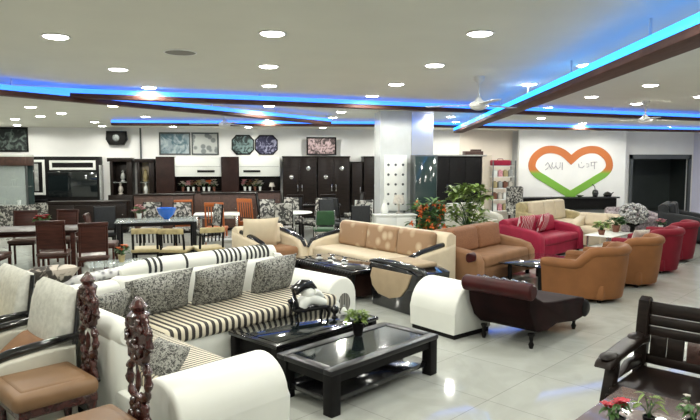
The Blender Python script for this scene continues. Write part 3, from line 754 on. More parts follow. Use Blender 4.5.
# low tables right
def low_table(label, loc, rz, L, Wd, h, top='glass_clear', leg='chrome', name='low_glass_table'):
    t = thing(name, label, 'coffee table', loc, rz)
    obj('glass_top', MB().box((0, 0, h-.008), (L, Wd, .015), .004), top, t)
    obj('shelf', MB().box((0, 0, h*.4), (L*.8, Wd*.8, .02), .004), top, t)
    for sx in (-1, 1):
        for sy in (-1, 1): obj('leg', MB().tube([(sx*(L/2-.06), sy*(Wd/2-.06), 0), (sx*(L/2-.06), sy*(Wd/2-.06), h-.016)], .02, 10), leg, t)
    return t
low_table('white topped low table with plants before the cream armchair', (6.75, 11.15, 0), R(38), 1.1, .55, .42, 'white_gloss')
plant('potted_plant', 'leafy green plant in a pot on the white low table', (6.5, 10.98, .421), .07, .1, 22, .2, .035, 'leaf_light', 'terracotta', seed=5)
plant('potted_plant', 'dark green bushy plant on the cream armchair side by the white low table', (7.05, 11.38, .421), .08, .14, 26, .22, .04, 'leaf_dark', 'terracotta', seed=6)
low_table('dark green glass low table with pink flowers near the black recliner', (8.35, 11.7, 0), R(40), 1.0, .6, .42, 'glass_teal', 'black_satin')
plant('flower_vase', 'small pink flowers in a vase on the dark green glass table', (8.2, 11.6, .421), .05, .1, 14, .14, .02, 'leaf', 'white_gloss', seed=8, flowers='petal_pink', nf=12, fr=.05)

# round flower ball on black stand
t = thing('flower_stand', 'silver white round flower ball on a tall black stand before the doorway', 'ornament', (8.05, 12.35, 0), 0)
obj('stand', MB().lathe([(0, 0), (.22, 0), (.22, .03), (.06, .08), (.05, .4), (.14, .46), (.14, .50), (0, .50)]), 'black_satin', t)
fb = MB(); rnd = random.Random(4)
for i in range(150):
    a = rnd.random()*2*PI; z = rnd.uniform(-.8, 1); r_ = math.sqrt(1-z*z) if z*z < 1 else 0
    fb.ball((.28*r_*math.cos(a), .28*r_*math.sin(a), .69+.22*z), .055, 1, (1, 1, .8))
obj('flower_ball', fb, mat_pattern('silver_flower', (.10, .10, .10), (.6, .6, .58), 18, 'noise', .5, .1), t)

# black sofas right
sofa('black_recliner', 'black leather recliner sofa behind the red tub chairs', (9.75, 13.0, 0), R(50), 1.4, .95, .88, .44, .62, 'black_fabric', cat='sofa', nback=2)
sofa('black_sofa', 'dark grey sofa at the far right edge', (10.2, 11.6, 0), R(-50), 1.2, .95, .86, .44, .62, mat('dark_grey_leather', (.025, .03, .03), .5, noise=.2), cat='sofa', nback=2)
sofa('patterned_sofa', 'grey and pink patterned sofa in front of the dark doorway', (9.55, 14.6, 0), R(10), 1.3, .8, .66, .38, .5, mat_pattern('grey_pink_pattern', (.20, .16, .17), (.42, .36, .37), 9, 'noise', .5, .08), nback=2)

# ------------------------------------------------------------------ right foreground carved settee
def settee():
    t = thing('wooden_settee', 'dark carved wooden armchair bench with slatted back at the lower right', 'settee', W(4.12, -.72), A)
    # local: -x front, y width (+y = -v)
    Wd = 1.5
    obj('seat', MB().box((-.02, 0, .40), (.60, Wd-.12, .05), .012), 'espresso', t)
    obj('seat_frame', MB().box((-.02, 0, .345), (.62, Wd-.08, .07), .01), 'espresso', t)
    for s in (-1, 1):
        y = s*(Wd/2-.04)
        obj('back_post', MB().prism([(.26, 0), (.33, 0), (.34, .42), (.41, .80), (.42, .87), (.39, .895), (.34, .87), (.325, .80), (.26, .42)], y-.04, y+.04, 'Y', .012), 'espresso', t)
        am = MB()
        am.prism([(.34, .575), (.34, .63), (.18, .645), (.0, .635), (-.18, .62), (-.30, .62), (-.37, .59), (-.39, .56), (-.33, .55), (-.2, .575), (0, .585), (.2, .59)], y-.055, y+.055, 'Y', .014)
        am.ball((.20, y, .64), .06, 2, (1.5, .9, .45)); am.ball((-.28, y, .61), .06, 2, (1.5, .95, .45))
        obj('arm', am, 'espresso', t)
        obj('leg', MB().prism([(-.24, .55), (-.30, .40), (-.36, .24), (-.34, .10), (-.30, 0), (-.22, 0), (-.26, .12), (-.28, .24), (-.22, .38), (-.16, .56)], y-.035, y+.035, 'Y', .01), 'espresso', t)
        obj('side_brace', MB().prism([(-.22, .44), (.28, .44), (.28, .50), (.05, .50), (-.05, .46)], y-.025, y+.025, 'Y', .006), 'espresso', t)
    for z, x, h_ in ((.82, .372, .095), (.735, .357, .07), (.663, .345, .066), (.47, .315, .07)):
        obj('back_rail', MB().box((x, 0, z), (.035, Wd-.14, h_), .012, rot=(0, .18, 0)), 'espresso', t)
    for yy in (.60, .49, -.49, -.60):
        obj('slat', MB().box((.325, yy, .565), (.022, .105, .16), .005, rot=(0, .16, 0)), 'espresso', t)
    pn = MB().box((.328, 0, .565), (.03, .84, .15), .01, rot=(0, .16, 0))
    for i in range(9): pn.ball((.308, -.32+.08*i, .565+.02*math.sin(i*1.7)), .035, 1, (.5, 1, 1))
    obj('carved_panel', pn, mat('carved_dark_rose', (.045, .02, .016), .3, noise=.5, scale=20, bump=.6, coat=.3), t, 'carved reddish panel in the back')
settee()
t = thing('side_table', 'glossy mauve brown low table with flowers at the lower right corner', 'table', W(3.24, -.74), A)
obj('top', MB().box((0, 0, .525), (.66, 1.02, .035), .012), 'pink_table', t)
obj('apron', MB().box((0, 0, .475), (.58, .94, .06), .004), 'espresso', t)
for sx in (-1, 1):
    for sy in (-1, 1): obj('leg', MB().box((sx*.27, sy*.44, .25), (.06, .06, .50), .006), 'espresso', t)
plant('flower_vase', 'red flowers in a vase at the bottom edge, left of the green stems', W(2.98, -1.06, .543), .04, .05, 10, .09, .014, 'leaf', 'black_satin', seed=11, flowers='petal_red', nf=9, fr=.032)
plant('flower_vase', 'yellow green sprigs in a small vase on the mauve table', W(3.10, -.95, .543), .03, .05, 9, .10, .010, 'leaf_light', 'black_satin', seed=12, up=.9)
plant('flower_vase', 'green sprigs with white buds on the mauve table, nearest the right edge', W(3.20, -.78, .543), .03, .05, 9, .10, .012, 'leaf', 'black_satin', seed=13, up=.9, flowers='petal_white', nf=4, fr=.02)

# ------------------------------------------------------------------ dining chairs (generic)
def dining_chair(name, frame, seatm, backm, style='pad', hb=.98):
    t = thing(name, '', 'chair')
    # front = -y
    obj('seat', MB().box((0, 0, .45), (.44, .43, .06), .022, seg=3), seatm, t)
    obj('seat_rail', MB().box((0, 0, .405), (.40, .40, .04), .004), frame, t)
    for sx in (-1, 1):
        obj('leg', MB().box((sx*.185, -.18, .2), (.035, .035, .40), .004), frame, t)
        obj('leg', MB().tube([(sx*.185, .20, 0), (sx*.185, .185, .4), (sx*.185, .21, .6), (sx*.18, .26, hb)], .019, 8), frame, t)
    if style == 'pad':
        obj('backrest', MB().box((0, .235, (hb+.56)/2), (.38, .045, hb-.56), .02, rot=(-.13, 0, 0), seg=3), backm, t)
    elif style == 'slat':
        sb = MB()
        for k in range(5): sb.box((-.12+.06*k, .23, (hb+.56)/2), (.02, .02, hb-.6), .003, rot=(-.13, 0, 0))
        obj('backrest', sb, frame, t); obj('top_rail', MB().box((0, .262, hb-.03), (.40, .03, .09), .012, rot=(-.13, 0, 0)), backm, t)
    elif style == 'panel':
        obj('backrest', MB().box((0, .235, (hb+.50)/2), (.34, .03, hb-.56), .006, rot=(-.13, 0, 0)), backm, t)
        obj('top_rail', MB().box((0, .268, hb-.01), (.41, .035, .07), .012, rot=(-.13, 0, 0)), frame, t)
    return t
def place_chairs(proto_args, items, group):
    first = None
    for (x, y, rz, lab) in items:
        if first is None:
            first = dining_chair(*proto_args); first.location = (x, y, 0); first.rotation_euler = (0, 0, R(rz)); first['label'] = lab; first['group'] = group
        else: dup(first, lab, (x, y, 0), R(rz), group)
place_chairs(('wooden_dining_chair', 'brown_wood', 'brown_cushion', 'brown_wood', 'panel', .95), [
    (-3.30, 9.75, 190, 'dark red brown dining chair seen from behind with pale seat edge, nearest in left group'),
    (-2.82, 10.75, 95, 'dark brown dining chair at the right end of the brown dining table'),
    (-4.35, 11.35, 10, 'dark brown dining chair on the far side of the brown dining table, left'),
    (-3.72, 11.45, -5, 'dark brown dining chair on the far side of the brown dining table, right'),
    (-2.62, 9.35, 200, 'dark brown dining chair standing alone between the brown and glass dining tables'),
    (-4.15, 9.6, 180, 'dark brown dining chair at the left edge before the brown dining table')], 'dark brown dining chairs')
place_chairs(('black_dining_chair', 'black_satin', 'black_fabric', 'black_fabric', 'pad', 1.0), [
    (-3.22, 12.3, 200, 'tall black upholstered dining chair left of the glass dining table'),
    (1.75, 14.3, 120, 'black dining chair behind the green backed chair'),
    (1.4, 13.45, 20, 'black dining chair left of the white framed chair'),
    (1.75, 11.85, 190, 'black dining chair behind the beige sofa left end')], 'black dining chairs')
def dining_table(label, loc, rz, L, Wd, top, leg, name='dining_table', h=.75, ped=False):
    t = thing(name, label, 'dining table', loc, rz)
    obj('tabletop', MB().box((0, 0, h-.0175), (L, Wd, .035 if top != 'glass_clear' else .015), .008), top, t)
    if ped:
        obj('pedestal', MB().box((0, 0, (h-.03)/2), (L*.35, Wd*.4, h-.035), .02), leg, t)
    else:
        obj('apron', MB().box((0, 0, h-.07), (L-.16, Wd-.16, .06), .004), leg, t)
        for sx in (-1, 1):
            for sy in (-1, 1): obj('leg', MB().box((sx*(L/2-.07), sy*(Wd/2-.07), (h-.035)/2), (.07, .07, h-.035), .008), leg, t)
    return t
dining_table('dark glossy brown dining table at the left with a red flower centrepiece', (-3.95, 10.55, 0), R(8), 1.6, .95, 'glossy_brown', 'brown_wood')
plant('flower_vase', 'red flowers in a white vase on the brown dining table', (-3.75, 10.6, .751), .05, .1, 14, .15, .02, 'leaf', 'white_gloss', seed=21, flowers='petal_red', nf=9, fr=.05)
dining_table('clear glass dining table with dark legs, blue bowl on top', (-2.15, 12.0, 0), R(10), 1.5, .9, 'glass_clear', 'black_satin')
bo = obj('glass_bowl', MB().lathe([(0, 0), (.05, 0), (.06, .02), (.15, .10), (.19, .22), (.18, .22), (.13, .10), (0, .03)], seg=24), 'blue_glass'); tag(bo, 'bright blue glass bowl on the glass dining table', 'bowl', (-1.95, 11.9, .751))
plant('flower_vase', 'pink flowers in a vase on the glass dining table left of the blue bowl', (-2.5, 12.1, .751), .05, .1, 14, .18, .02, 'leaf', 'white_gloss', seed=22, flowers='petal_pink', nf=12, fr=.06)
place_chairs(('floral_dining_chair', 'black_satin', 'bw_chair', 'bw_chair', 'pad', 1.0), [
    (-1.75, 12.85, 15, 'black and white floral dining chair on the far side of the glass table, right'),
    (-2.45, 12.95, 0, 'black and white floral dining chair on the far side of the glass table, left'),
    (-1.22, 12.25, -60, 'black and white floral dining chair at the right end of the glass table'),
    (.05, 13.6, 20, 'black and white floral chair left of the round white table'),
    (.55, 14.3, 0, 'black and white floral chair behind the round white table'),
    (1.05, 13.9, -50, 'black and white floral chair right of the round white table'),
    (.35, 12.75, 170, 'black and white floral chair in front of the round white table')], 'floral dining chairs')
place_chairs(('gold_dining_chair', 'black_satin', 'gold', 'gold', 'slat', .80), [
    (-1.95, 9.95, 185, 'gold and black dining chair in front of the glass table, left'),
    (-1.47, 9.85, 170, 'gold and black dining chair in front of the glass table, middle'),
    (-.98, 9.95, 200, 'gold and black dining chair beside the grey marble block')], 'gold dining chairs')
mbk = thing('marble_block_table', 'low grey marble block table behind the corner sofa', 'table', (-.75, 11.0, 0), R(5))
obj('top', MB().box((0, 0, .46), (.78, .55, .04), .006), 'marble_grey', mbk); obj('body', MB().box((0, 0, .22), (.72, .5, .44), .006), 'marble_grey', mbk)
place_chairs(('orange_chair', 'orange', 'orange', 'orange', 'slat', 1.0), [
    (-1.92, 13.9, 190, 'bright orange dining chair, left of the white dining table'),
    (-.42, 14.15, 150, 'bright orange dining chair, right of the white dining table'),
    (-1.10, 12.95, 175, 'orange dining chair with its legs showing in front of the white dining table')], 'orange dining chairs')
dining_table('white topped dining table between the orange chairs', (-1.15, 13.75, 0), R(3), 1.0, .7, 'white_gloss', 'chrome', h=.70)
t = thing('round_table', 'round white pedestal table among the floral chairs', 'table', (.55, 13.55, 0), 0)
obj('tabletop', MB().lathe([(0, .70), (.42, .70), (.44, .715), (.42, .73), (0, .73)], seg=32), 'white_gloss', t); obj('pedestal', MB().lathe([(0, 0), (.25, 0), (.25, .03), (.05, .08), (.04, .6), (.12, .70), (0, .70)]), 'chrome', t)
# green and white chairs
place_chairs(('green_chair', 'chrome', 'green_seat', 'green_seat', 'pad', .86), [(1.15, 12.4, 180, 'dark green backed dining chair left of the white framed chair')], 'green chair')
place_chairs(('white_framed_chair', 'white_gloss', 'black_fabric', 'bw_chair', 'pad', 1.05), [(1.98, 12.75, 185, 'white framed chair with dark back before the column')], 'white framed chair')
t = thing('white_sideboard', 'low white cabinet in front of the column', 'cabinet', (2.62, 12.35, 0), R(0))
obj('body', MB().box((0, 0, .38), (.85, .4, .70), .01), 'white_gloss', t); obj('top', MB().box((0, 0, .745), (.9, .44, .03), .004), 'white_gloss', t); obj('plinth', MB().box((0, .02, .015), (.8, .34, .03)), 'black_satin', t)
for s in (-1, 1):
    d = obj('door', MB().box((s*.21, -.205, .40), (.40, .02, .62), .004), 'white_gloss', t); obj('handle', MB().tube([(s*.05, -.225, .36), (s*.05, -.225, .48)], .008), 'chrome', d)
o = obj('table_lamp', MB().lathe([(0, 0), (.07, 0), (.07, .02), (.02, .05), (.02, .2), (.03, .22), (.13, .22), (.09, .4), (0, .4)]), 'petal_white'); tag(o, 'small white table lamp on the white sideboard', 'lamp', (2.72, 12.35, .761))
o = obj('white_vase', MB().lathe([(0, 0), (.06, 0), (.09, .1), (.05, .2), (.03, .26), (.045, .3), (0, .3)]), 'white_gloss'); tag(o, 'white vase on the left of the white sideboard', 'vase', (2.42, 12.35, .761))

def sideboard(label, loc, rz, w, h, m, d=.5, nd=3, name='sideboard'):
    t = thing(name, label, 'cabinet', loc, rz)
    obj('body', MB().box((0, 0, h/2+.03), (w, d, h-.10), .01), m, t); obj('top', MB().box((0, 0, h), (w+.06, d+.05, .04), .008), 'espresso', t); obj('plinth', MB().box((0, 0, .03), (w-.08, d-.06, .06)), 'black_satin', t)
    for k in range(nd):
        dd = obj('door', MB().box((-w/2+w*(k+.5)/nd, -d/2-.011, h/2+.02), (w/nd-.02, .022, h-.2), .006), m, t); obj('knob', MB().ball((-w/2+w*(k+.85)/nd, -d/2-.035, h*.6), .018, 1), 'chrome', dd)
    return t
sideboard('brown veneered sideboard behind the orange chair on the left', (-2.75, 16.6, 0), 0, 1.5, .98, 'brick')
sideboard('brown veneered sideboard behind the orange chair on the right', (-1.05, 16.7, 0), 0, 1.45, 1.0, 'brick')
sideboard('long dark low sideboard behind the tall black dining chair', (-4.62, 16.4, 0), R(3), 1.9, .82, 'espresso')
dining_table('dark dining table far behind the green chair', (1.1, 15.9, 0), R(5), 1.5, .85, 'black_lacquer', 'espresso')
place_chairs(('wooden_dining_chair', 'espresso', 'bw_chair', 'black_fabric', 'panel', 1.02), [
    (.65, 15.1, 180, 'dark dining chair with pale seat in front of the far dark dining table, left'),
    (1.45, 15.15, 185, 'dark dining chair with pale seat in front of the far dark dining table, right'),
    (2.25, 15.9, -85, 'dark dining chair with pale seat at the right end of the far dark dining table'),
    (-.05, 15.9, 85, 'dark dining chair with pale seat at the left end of the far dark dining table')], 'far dark dining chairs')
low_table('small chrome and glass side table behind the silver curved sofa', (-2.05, 8.7, 0), R(20), .9, .55, .45, 'glass_clear', 'chrome')
plant('flower_vase', 'brown dried flowers in a vase on the small chrome side table', (-2.05, 8.7, .451), .05, .1, 12, .15, .02, 'leaf_dark', 'gold', seed=77, flowers='petal_orange', nf=5, fr=.04)
# big plants
def bush(label, loc, h, r, n, m, pot='terracotta', flowers=None, nf=0, seed=1, w=.05, fr=.06):
    rnd = random.Random(seed)
    t = thing('bushy_plant', label, 'plant', loc, 0)
    obj('pot', MB().lathe([(0, 0), (.14, 0), (.2, .3), (.22, .32), (.17, .32), (0, .28)]), pot, t)
    st = MB(); lf = MB(); fl = MB()
    for i in range(n):
        a = rnd.random()*2*PI; z = .3+(h-.3)*rnd.random()**.7; f = r*math.sqrt(rnd.random())*(1-.4*abs((z-.3)/(h-.3)-.5))
        p = (math.cos(a)*f, math.sin(a)*f, z)
        if i % 4 == 0: st.tube([(0, 0, .28), (p[0]*.4, p[1]*.4, .28+(z-.28)*.6), p], [.012, .008, .003], 5)
        for k in range(4):
            a2 = rnd.random()*2*PI; l2 = rnd.uniform(.12, .24)
            lf.leaf(p, (p[0]+math.cos(a2)*l2, p[1]+math.sin(a2)*l2, p[2]+rnd.uniform(-.02, .16)), w*rnd.uniform(.5, 1), .06)
        if i < nf:
            q = (p[0]*1.1, p[1]*1.1-.05, p[2])
            for k in range(5): b_ = 2*PI*k/5; fl.leaf(q, (q[0]+math.cos(b_)*fr, q[1]+math.sin(b_)*fr*.5-.02, q[2]+math.sin(b_)*fr), fr*.45)
    obj('stems', st, 'leaf_dark', t); obj('foliage', lf, m, t)
    if nf: obj('flowers', fl, flowers, t)
bush('tall light green leafy plant behind the brown sofa', (4.2, 12.2, 0), 1.32, .48, 130, 'leaf_light', seed=31)
bush('orange and red flowering plant behind the beige sofa right end', (3.15, 11.6, 0), 1.05, .36, 80, 'leaf', flowers='petal_orange', nf=46, seed=32)

# ------------------------------------------------------------------ back wall furniture
YW = YB-.05
def frame_pic(label, x, z, w, h, m, y=YB, name='framed_picture', fm='black_satin', shape=None):
    t = thing(name, label, 'picture', (x, y, z), 0)
    if shape == 'butterfly':
        pr = [(-w/2, -h*.25), (-w/2, h*.25), (-w*.3, h/2), (w*.3, h/2), (w/2, h*.25), (w/2, -h*.25), (w*.3, -h/2), (-w*.3, -h/2)]
        obj('frame', MB().prism(pr, -.03, -.001, 'Y', .004), fm, t); obj('image', MB().prism([(p[0]*.9, p[1]*.86) for p in pr], -.036, -.029, 'Y'), m, t)
        return t
    f = MB(); e = .05
    for s in (-1, 1): f.box((s*(w/2-e/2), -.016, 0), (e, .03, h), .004); f.box((0, -.016, s*(h/2-e/2)), (w-2*e, .03, e), .004)
    obj('frame', f, fm, t); obj('image', MB().box((0, -.012, 0), (w-2*e, .02, h-2*e)), m, t)
    return t
def px2x(px, y=YB): # horizontal place on a wall at distance y as read from the plan survey
    a = math.atan((px-350)/(600*math.cos(pitch)+0)); return y*math.tan(yaw+a)
def cab_box(t, x0, x1, z0, z1, d, m, name='body', y=0, bev=.008, label=None):
    return obj(name, MB().box(((x0+x1)/2, y-d/2, (z0+z1)/2), (x1-x0, d, z1-z0), bev), m, t, label)
m_rose = mat_pattern('blue_rose_print', (.06, .12, .15), (.34, .40, .42), 3.0, 'noise', .52, .1)
m_flow = mat_pattern('grey_flower_print', (.20, .22, .22), (.50, .52, .50), 4.0, 'voronoi', .35, .06)
m_dkpic = mat_pattern('dark_photo_print', (.01, .015, .015), (.14, .18, .16), 4.0, 'noise', .56, .08)
m_land = mat_pattern('green_dark_print', (.01, .02, .02), (.16, .24, .24), 5.0, 'noise', .5, .06)
m_violet = mat_pattern('violet_print', (.02, .02, .06), (.35, .35, .5), 5.0, 'noise', .55, .06)
m_pink = mat_pattern('pinkish_print', (.05, .035, .035), (.45, .33, .34), 6.0, 'noise', .5, .08)
frame_pic('grey blue framed flower picture high on the wall, left of the three-flower picture', -3.02, 2.45, 1.0, .74, m_rose, fm='grey_metal')
frame_pic('light framed picture of three pale flowers above the white wall cabinet', -2.05, 2.45, .88, .74, m_flow, fm='grey_metal')
frame_pic('dark green octagonal picture, left one of the pair above the right white wall cabinet', -.82, 2.42, .74, .66, m_land, shape='butterfly')
frame_pic('dark violet octagonal picture, right one of the pair above the right white wall cabinet', -.05, 2.42, .76, .66, m_violet, shape='butterfly')

# wardrobes
def wardrobe(name, label, x0, x1, h, m='espresso', y=YW, nd=2, dep=.6, knobs=True, group=None):
    w = x1-x0; t = thing(name, label, 'wardrobe', ((x0+x1)/2, y, 0), 0, group)
    cab_box(t, -w/2, w/2, .06, h, dep, m); cab_box(t, -w/2+.03, w/2-.03, 0, .06, dep-.05, 'black_satin', 'plinth')
    cab_box(t, -w/2-.02, w/2+.02, h, h+.04, dep+.03, m, 'cornice')
    for i in range(nd):
        a = -w/2+w*i/nd+.01; b_ = -w/2+w*(i+1)/nd-.01
        d = obj('door', MB().box(((a+b_)/2, -dep-.012, h/2+.03), (b_-a, .024, h-.1), .006), m, t)
        obj('handle', MB().box((b_-.06 if i == 0 else a+.06, -dep-.035, h*.5), (.02, .02, .22), .004), 'chrome', d)
        if knobs:
            obj('ornament', MB().lathe([(0, 0), (.07, 0), (.05, .015), (0, .02)], ((a+b_)/2, -dep-.024, h*.68 if i % 2 == 0 else h*.82), 16, rot=(PI/2, 0, 0)), 'chrome', d, 'small round silver emblem')
    return t
wardrobe('wardrobe', 'dark espresso two-door wardrobe under the pinkish picture, left of the pair', .48, 1.58, 2.0)
wardrobe('wardrobe', 'dark espresso two-door wardrobe under the pinkish picture, right of the pair', 1.62, 2.68, 2.0)
wardrobe('wardrobe', 'lower dark wardrobe squeezed between taller wardrobes', 2.76, 3.10, 1.82, nd=1, knobs=False)
wardrobe('wardrobe', 'dark wardrobe just left of the white column', 3.16, 4.0, 2.0, nd=2, knobs=False)
frame_pic('pinkish picture in a dark frame standing on top of the wardrobes', 1.78, 2.38, 1.0, .60, m_pink, y=YW-.2)
t = wardrobe('wardrobe', 'large black wardrobe with cream side panel right of the column', 5.3, 6.95, 2.0, 'black_satin', nd=3, knobs=False, y=19.6)
obj('side_panel', MB().box((1.02, -.28, 1.04), (.34, .62, 2.08), .01), 'cream_paint', t, 'cream side panel')
obj('top_shelf', MB().box((.05, -.3, 2.06), (1.9, .64, .05), .01), 'marble_grey', t)

# dressing mirror with white dotted doors & teal glass unit by column
t = thing('dotted_screen', 'tall white panel with small dark dots fixed in front of the column', 'display panel', (2.72, 12.70, 0), 0)
obj('panel', MB().box((0, 0, 1.4), (.50, .04, 1.20), .008), 'white_gloss', t); obj('post', MB().box((-.2, .0, .4), (.04, .04, .80)).box((.2, .0, .4), (.04, .04, .80)), 'grey_metal', t)
for i in range(3):
    for j in range(5): obj('dot', MB().lathe([(0, 0), (.028, 0), (.02, .01), (0, .012)], (-.16+.16*i, -.02, .95+.21*j), 12, rot=(PI/2, 0, 0)), 'grey_metal', t)
t = thing('mirror_cabinet', 'teal glass fronted display cabinet at the right side of the column', 'cabinet', (3.32, 12.62, 0), 0)
obj('body', MB().box((0, 0, 1.0), (.50, .36, 2.0), .01), 'grey_metal', t); d = obj('door', MB().box((0, -.19, 1.02), (.46, .02, 1.9), .004), 'glass_teal', t); obj('handle', MB().box((-.18, -.21, 1.0), (.015, .02, .2), .003), 'chrome', d)

# brown wall unit with white cupboards
t = thing('wall_unit', 'large brown wall unit with two white overhead cupboards and open shelf', 'wall unit', (0, YW, 0), 0)
X = [-3.55, -2.98, -1.50, -.95, .40]
for (a, b_) in ((X[0], X[1]), (X[2], X[3])):
    cab_box(t, a, b_, 0, 2.02, .5, 'glossy_brown', 'tall_unit')
for (a, b_) in ((X[1], X[2]), (X[3], X[4])):
    c_ = cab_box(t, a+.01, b_-.01, 1.38, 2.0, .46, 'white_gloss', 'overhead_cabinet', label='white overhead cupboard')
    obj('handle', MB().box(((a+b_)/2+(.25 if a < -2 else -.25), -.475, 1.55), (.55, .03, .07), .006), 'black_satin', c_, 'black slot handle')
    obj('seam', MB().box(((a+b_)/2, -.463, 1.70), (b_-a-.06, .006, .008)), 'grey_metal', c_)
    cab_box(t, a, b_, .08, .85, .5, 'brick', 'base_cabinet'); cab_box(t, a-.0, b_+.0, .85, .90, .54, 'espresso', 'worktop'); cab_box(t, a, b_, .9, 1.38, .04, 'espresso', 'back_panel')
    for k in range(3):
        w3 = (b_-a)/3; d = obj('door', MB().box((a+w3*(k+.5), -.508, .46), (w3-.02, .02, .68), .004), 'brick', t); obj('knob', MB().ball((a+w3*(k+.85), -.53, .6), .018, 1), 'chrome', d)
rnd = random.Random(9)
cols = ['petal_white', 'petal_pink', 'terracotta', 'gold', 'petal_white', 'petal_orange']
for i in range(11):
    x = -2.74+.165*i
    if x > -1.66: x += .82
    if x > .10: break
    plant('flower_vase', 'dried flower arrangement on the open shelf of the brown wall unit', (x, YW-.33, .901), .045, .14, 9, .14, .02, 'petal_white' if i % 2 else 'leaf_dark', 'white_gloss' if i % 3 else 'terracotta', seed=40+i, flowers=cols[i % 6], nf=9, fr=.075, up=1.1, group='shelf flower arrangements')
o = obj('table_lamp', MB().lathe([(0, 0), (.06, 0), (.06, .015), (.015, .03), (.015, .14), (.10, .14), (.06, .27), (0, .27)]), 'petal_white'); tag(o, 'small white lamp at the right end of the brown unit shelf', 'lamp', (.12, YW-.42, .901))

# black speaker on wall
t = thing('wall_speaker', 'black rounded box speaker mounted high on the wall', 'speaker', (-4.82, YB, 2.62), 0)
obj('housing', MB().prism([(-.30, .22), (-.32, -.05), (-.22, -.22), (.22, -.22), (.32, -.05), (.30, .22)], -.22, -.001, 'Y', .02), 'black_satin', t)
obj('grille', MB().lathe([(0, 0), (.12, 0), (.10, .02), (0, .025)], (0, -.222, 0), 20, rot=(PI/2, 0, 0)), 'grey_metal', t)

# narrow pilaster strips on the back wall
struct('trim_2', MB().box((-4.1, YB-.02, H/2), (.05, .04, H)), 'grey_metal')

# showcases, the cream niche's light put into its pale back colour
def showcase(label, x0, x1, h, y=YW, inner='cream_paint', items=True, z0=.0):
    w = x1-x0; t = thing('showcase', label, 'cabinet', ((x0+x1)/2, y, 0), 0)
    cab_box(t, -w/2, w/2, 0, .8, .45, 'espresso', 'base_cabinet'); cab_box(t, -w/2, w/2, h-.12, h, .45, 'espresso', 'pelmet')
    for s in (-1, 1): cab_box(t, (w/2-.08)*s-.08+(.08 if s < 0 else .0)+(-0 if s < 0 else .0), (w/2-.08)*s+(.0 if s > 0 else .0)+(.08), .8, h-.12, .45, 'espresso', 'side_panel')
    cab_box(t, -w/2+.08, w/2-.08, .8, h-.12, .03, inner, 'back_panel')
    for z in (1.2,): obj('shelf', MB().box((0, -.22, z), (w-.18, .4, .02)), 'glass_clear', t)
    return t
showcase('dark showcase holding a pale figurine, right of the black television unit', -5.05, -4.3, 1.98, inner='espresso')
showcase('dark showcase with a cream back coloured as if lit and vases, left of the brown wall unit', -4.22, -3.62, 1.95, inner='beige_light')
def statue(label, loc, s=1.0, m='petal_white'):
    t = thing('statuette', label, 'figurine', loc, 0)
    obj('body', MB().lathe([(0, 0), (.09*s, 0), (.08*s, .03*s), (.05*s, .06*s), (.09*s, .15*s), (.07*s, .26*s), (.03*s, .32*s), (.045*s, .37*s), (.0, .42*s)], seg=14), m, t)
    obj('base', MB().box((0, 0, -.0), (.2*s, .14*s, .02)), 'black_satin', t); t.location.z += .011
statue('pale statuette in the dark showcase, on its lower floor', (-4.70, YW-.25, .801), .9); statue('pale statuette on the glass shelf of the dark showcase', (-4.62, YW-.25, 1.212), .9, 'marble_grey')
statue('white vase-like figurine in the cream backed showcase, on its lower floor', (-3.92, YW-.25, .801), .9, 'white_gloss'); statue('golden figurine on the glass shelf of the cream backed showcase', (-3.92, YW-.25, 1.212), 1.0, 'gold')

# black TV wall unit
t = thing('television_unit', 'black wall unit with white rectangular frames around dark panels', 'wall unit', (-6.42, YW, 0), 0)
cab_box(t, -1.18, 1.12, .0, 2.02, .4, 'black_satin')
cab_box(t, -.42, 1.05, .75, 1.55, .44, 'glass_dark', 'panel')
for (xa, xb, za, zb, nm) in ((-1.02, -.50, .82, 1.92, 'tall_frame'), (-.36, 1.02, 1.60, 1.90, 'wide_frame')):
    fr = MB(); e = .075
    for xx in (xa, xb): fr.box((xx+(e/2 if xx == xa else -e/2), -.425, (za+zb)/2), (e, .04, zb-za), .006)
    for zz in (za, zb): fr.box(((xa+xb)/2, -.425, zz+(e/2 if zz == za else -e/2)), (xb-xa-2*e, .04, e), .006)
    obj(nm, fr, 'white_gloss', t, 'white rectangular frame')
obj('figure_panel', MB().box((-.76, -.41, 1.37), (.12, .02, .85), .004).ball((-.76, -.42, 1.25), .07, 2, (1, .4, 2)), 'marble_grey', t)
obj('shelf_ledge', MB().box((-.75, -.50, .66), (.75, .2, .06), .01), 'black_lacquer', t)
obj('lower_box', MB().box((-.62, -.58, .33), (.95, .35, .50), .01), 'bw_chair', t, 'white box cabinet with dark floral print')
obj('edge_strip', MB().box((1.15, -.30, 1.2), (.05, .3, 1.1), .004), 'marble_grey', t)

# left glass showcase with brown pelmet and photo above
t = thing('glass_showcase', 'wide glass showcase with brown pelmet at the left edge', 'cabinet', (-7.75, 18.6, 0), 0)
cab_box(t, -1.2, .98, .0, .62, .5, 'bw_chair', 'base_cabinet', label='white base with dark floral pattern'); cab_box(t, -1.2, 1.0, 1.75, 2.0, .62, 'brick', 'pelmet', label='brown wooden pelmet')
cab_box(t, -1.2, .98, .62, 1.75, .03, 'glass_teal', 'back_panel'); cab_box(t, -1.2, 1.0, 2.0, 2.06, .64, 'white_gloss', 'top_ledge', label='white ledge')
for xx in (-1.17, -.1, .95): obj('post', MB().box((xx, -.47, 1.18), (.05, .05, 1.13), .004), 'grey_metal', t)
obj('shelf', MB().box((-.1, -.25, 1.15), (2.1, .44, .02)), 'glass_clear', t)
obj('glass_door', MB().box((-.1, -.49, 1.18), (2.1, .008, 1.12)), 'glass_clear', t)
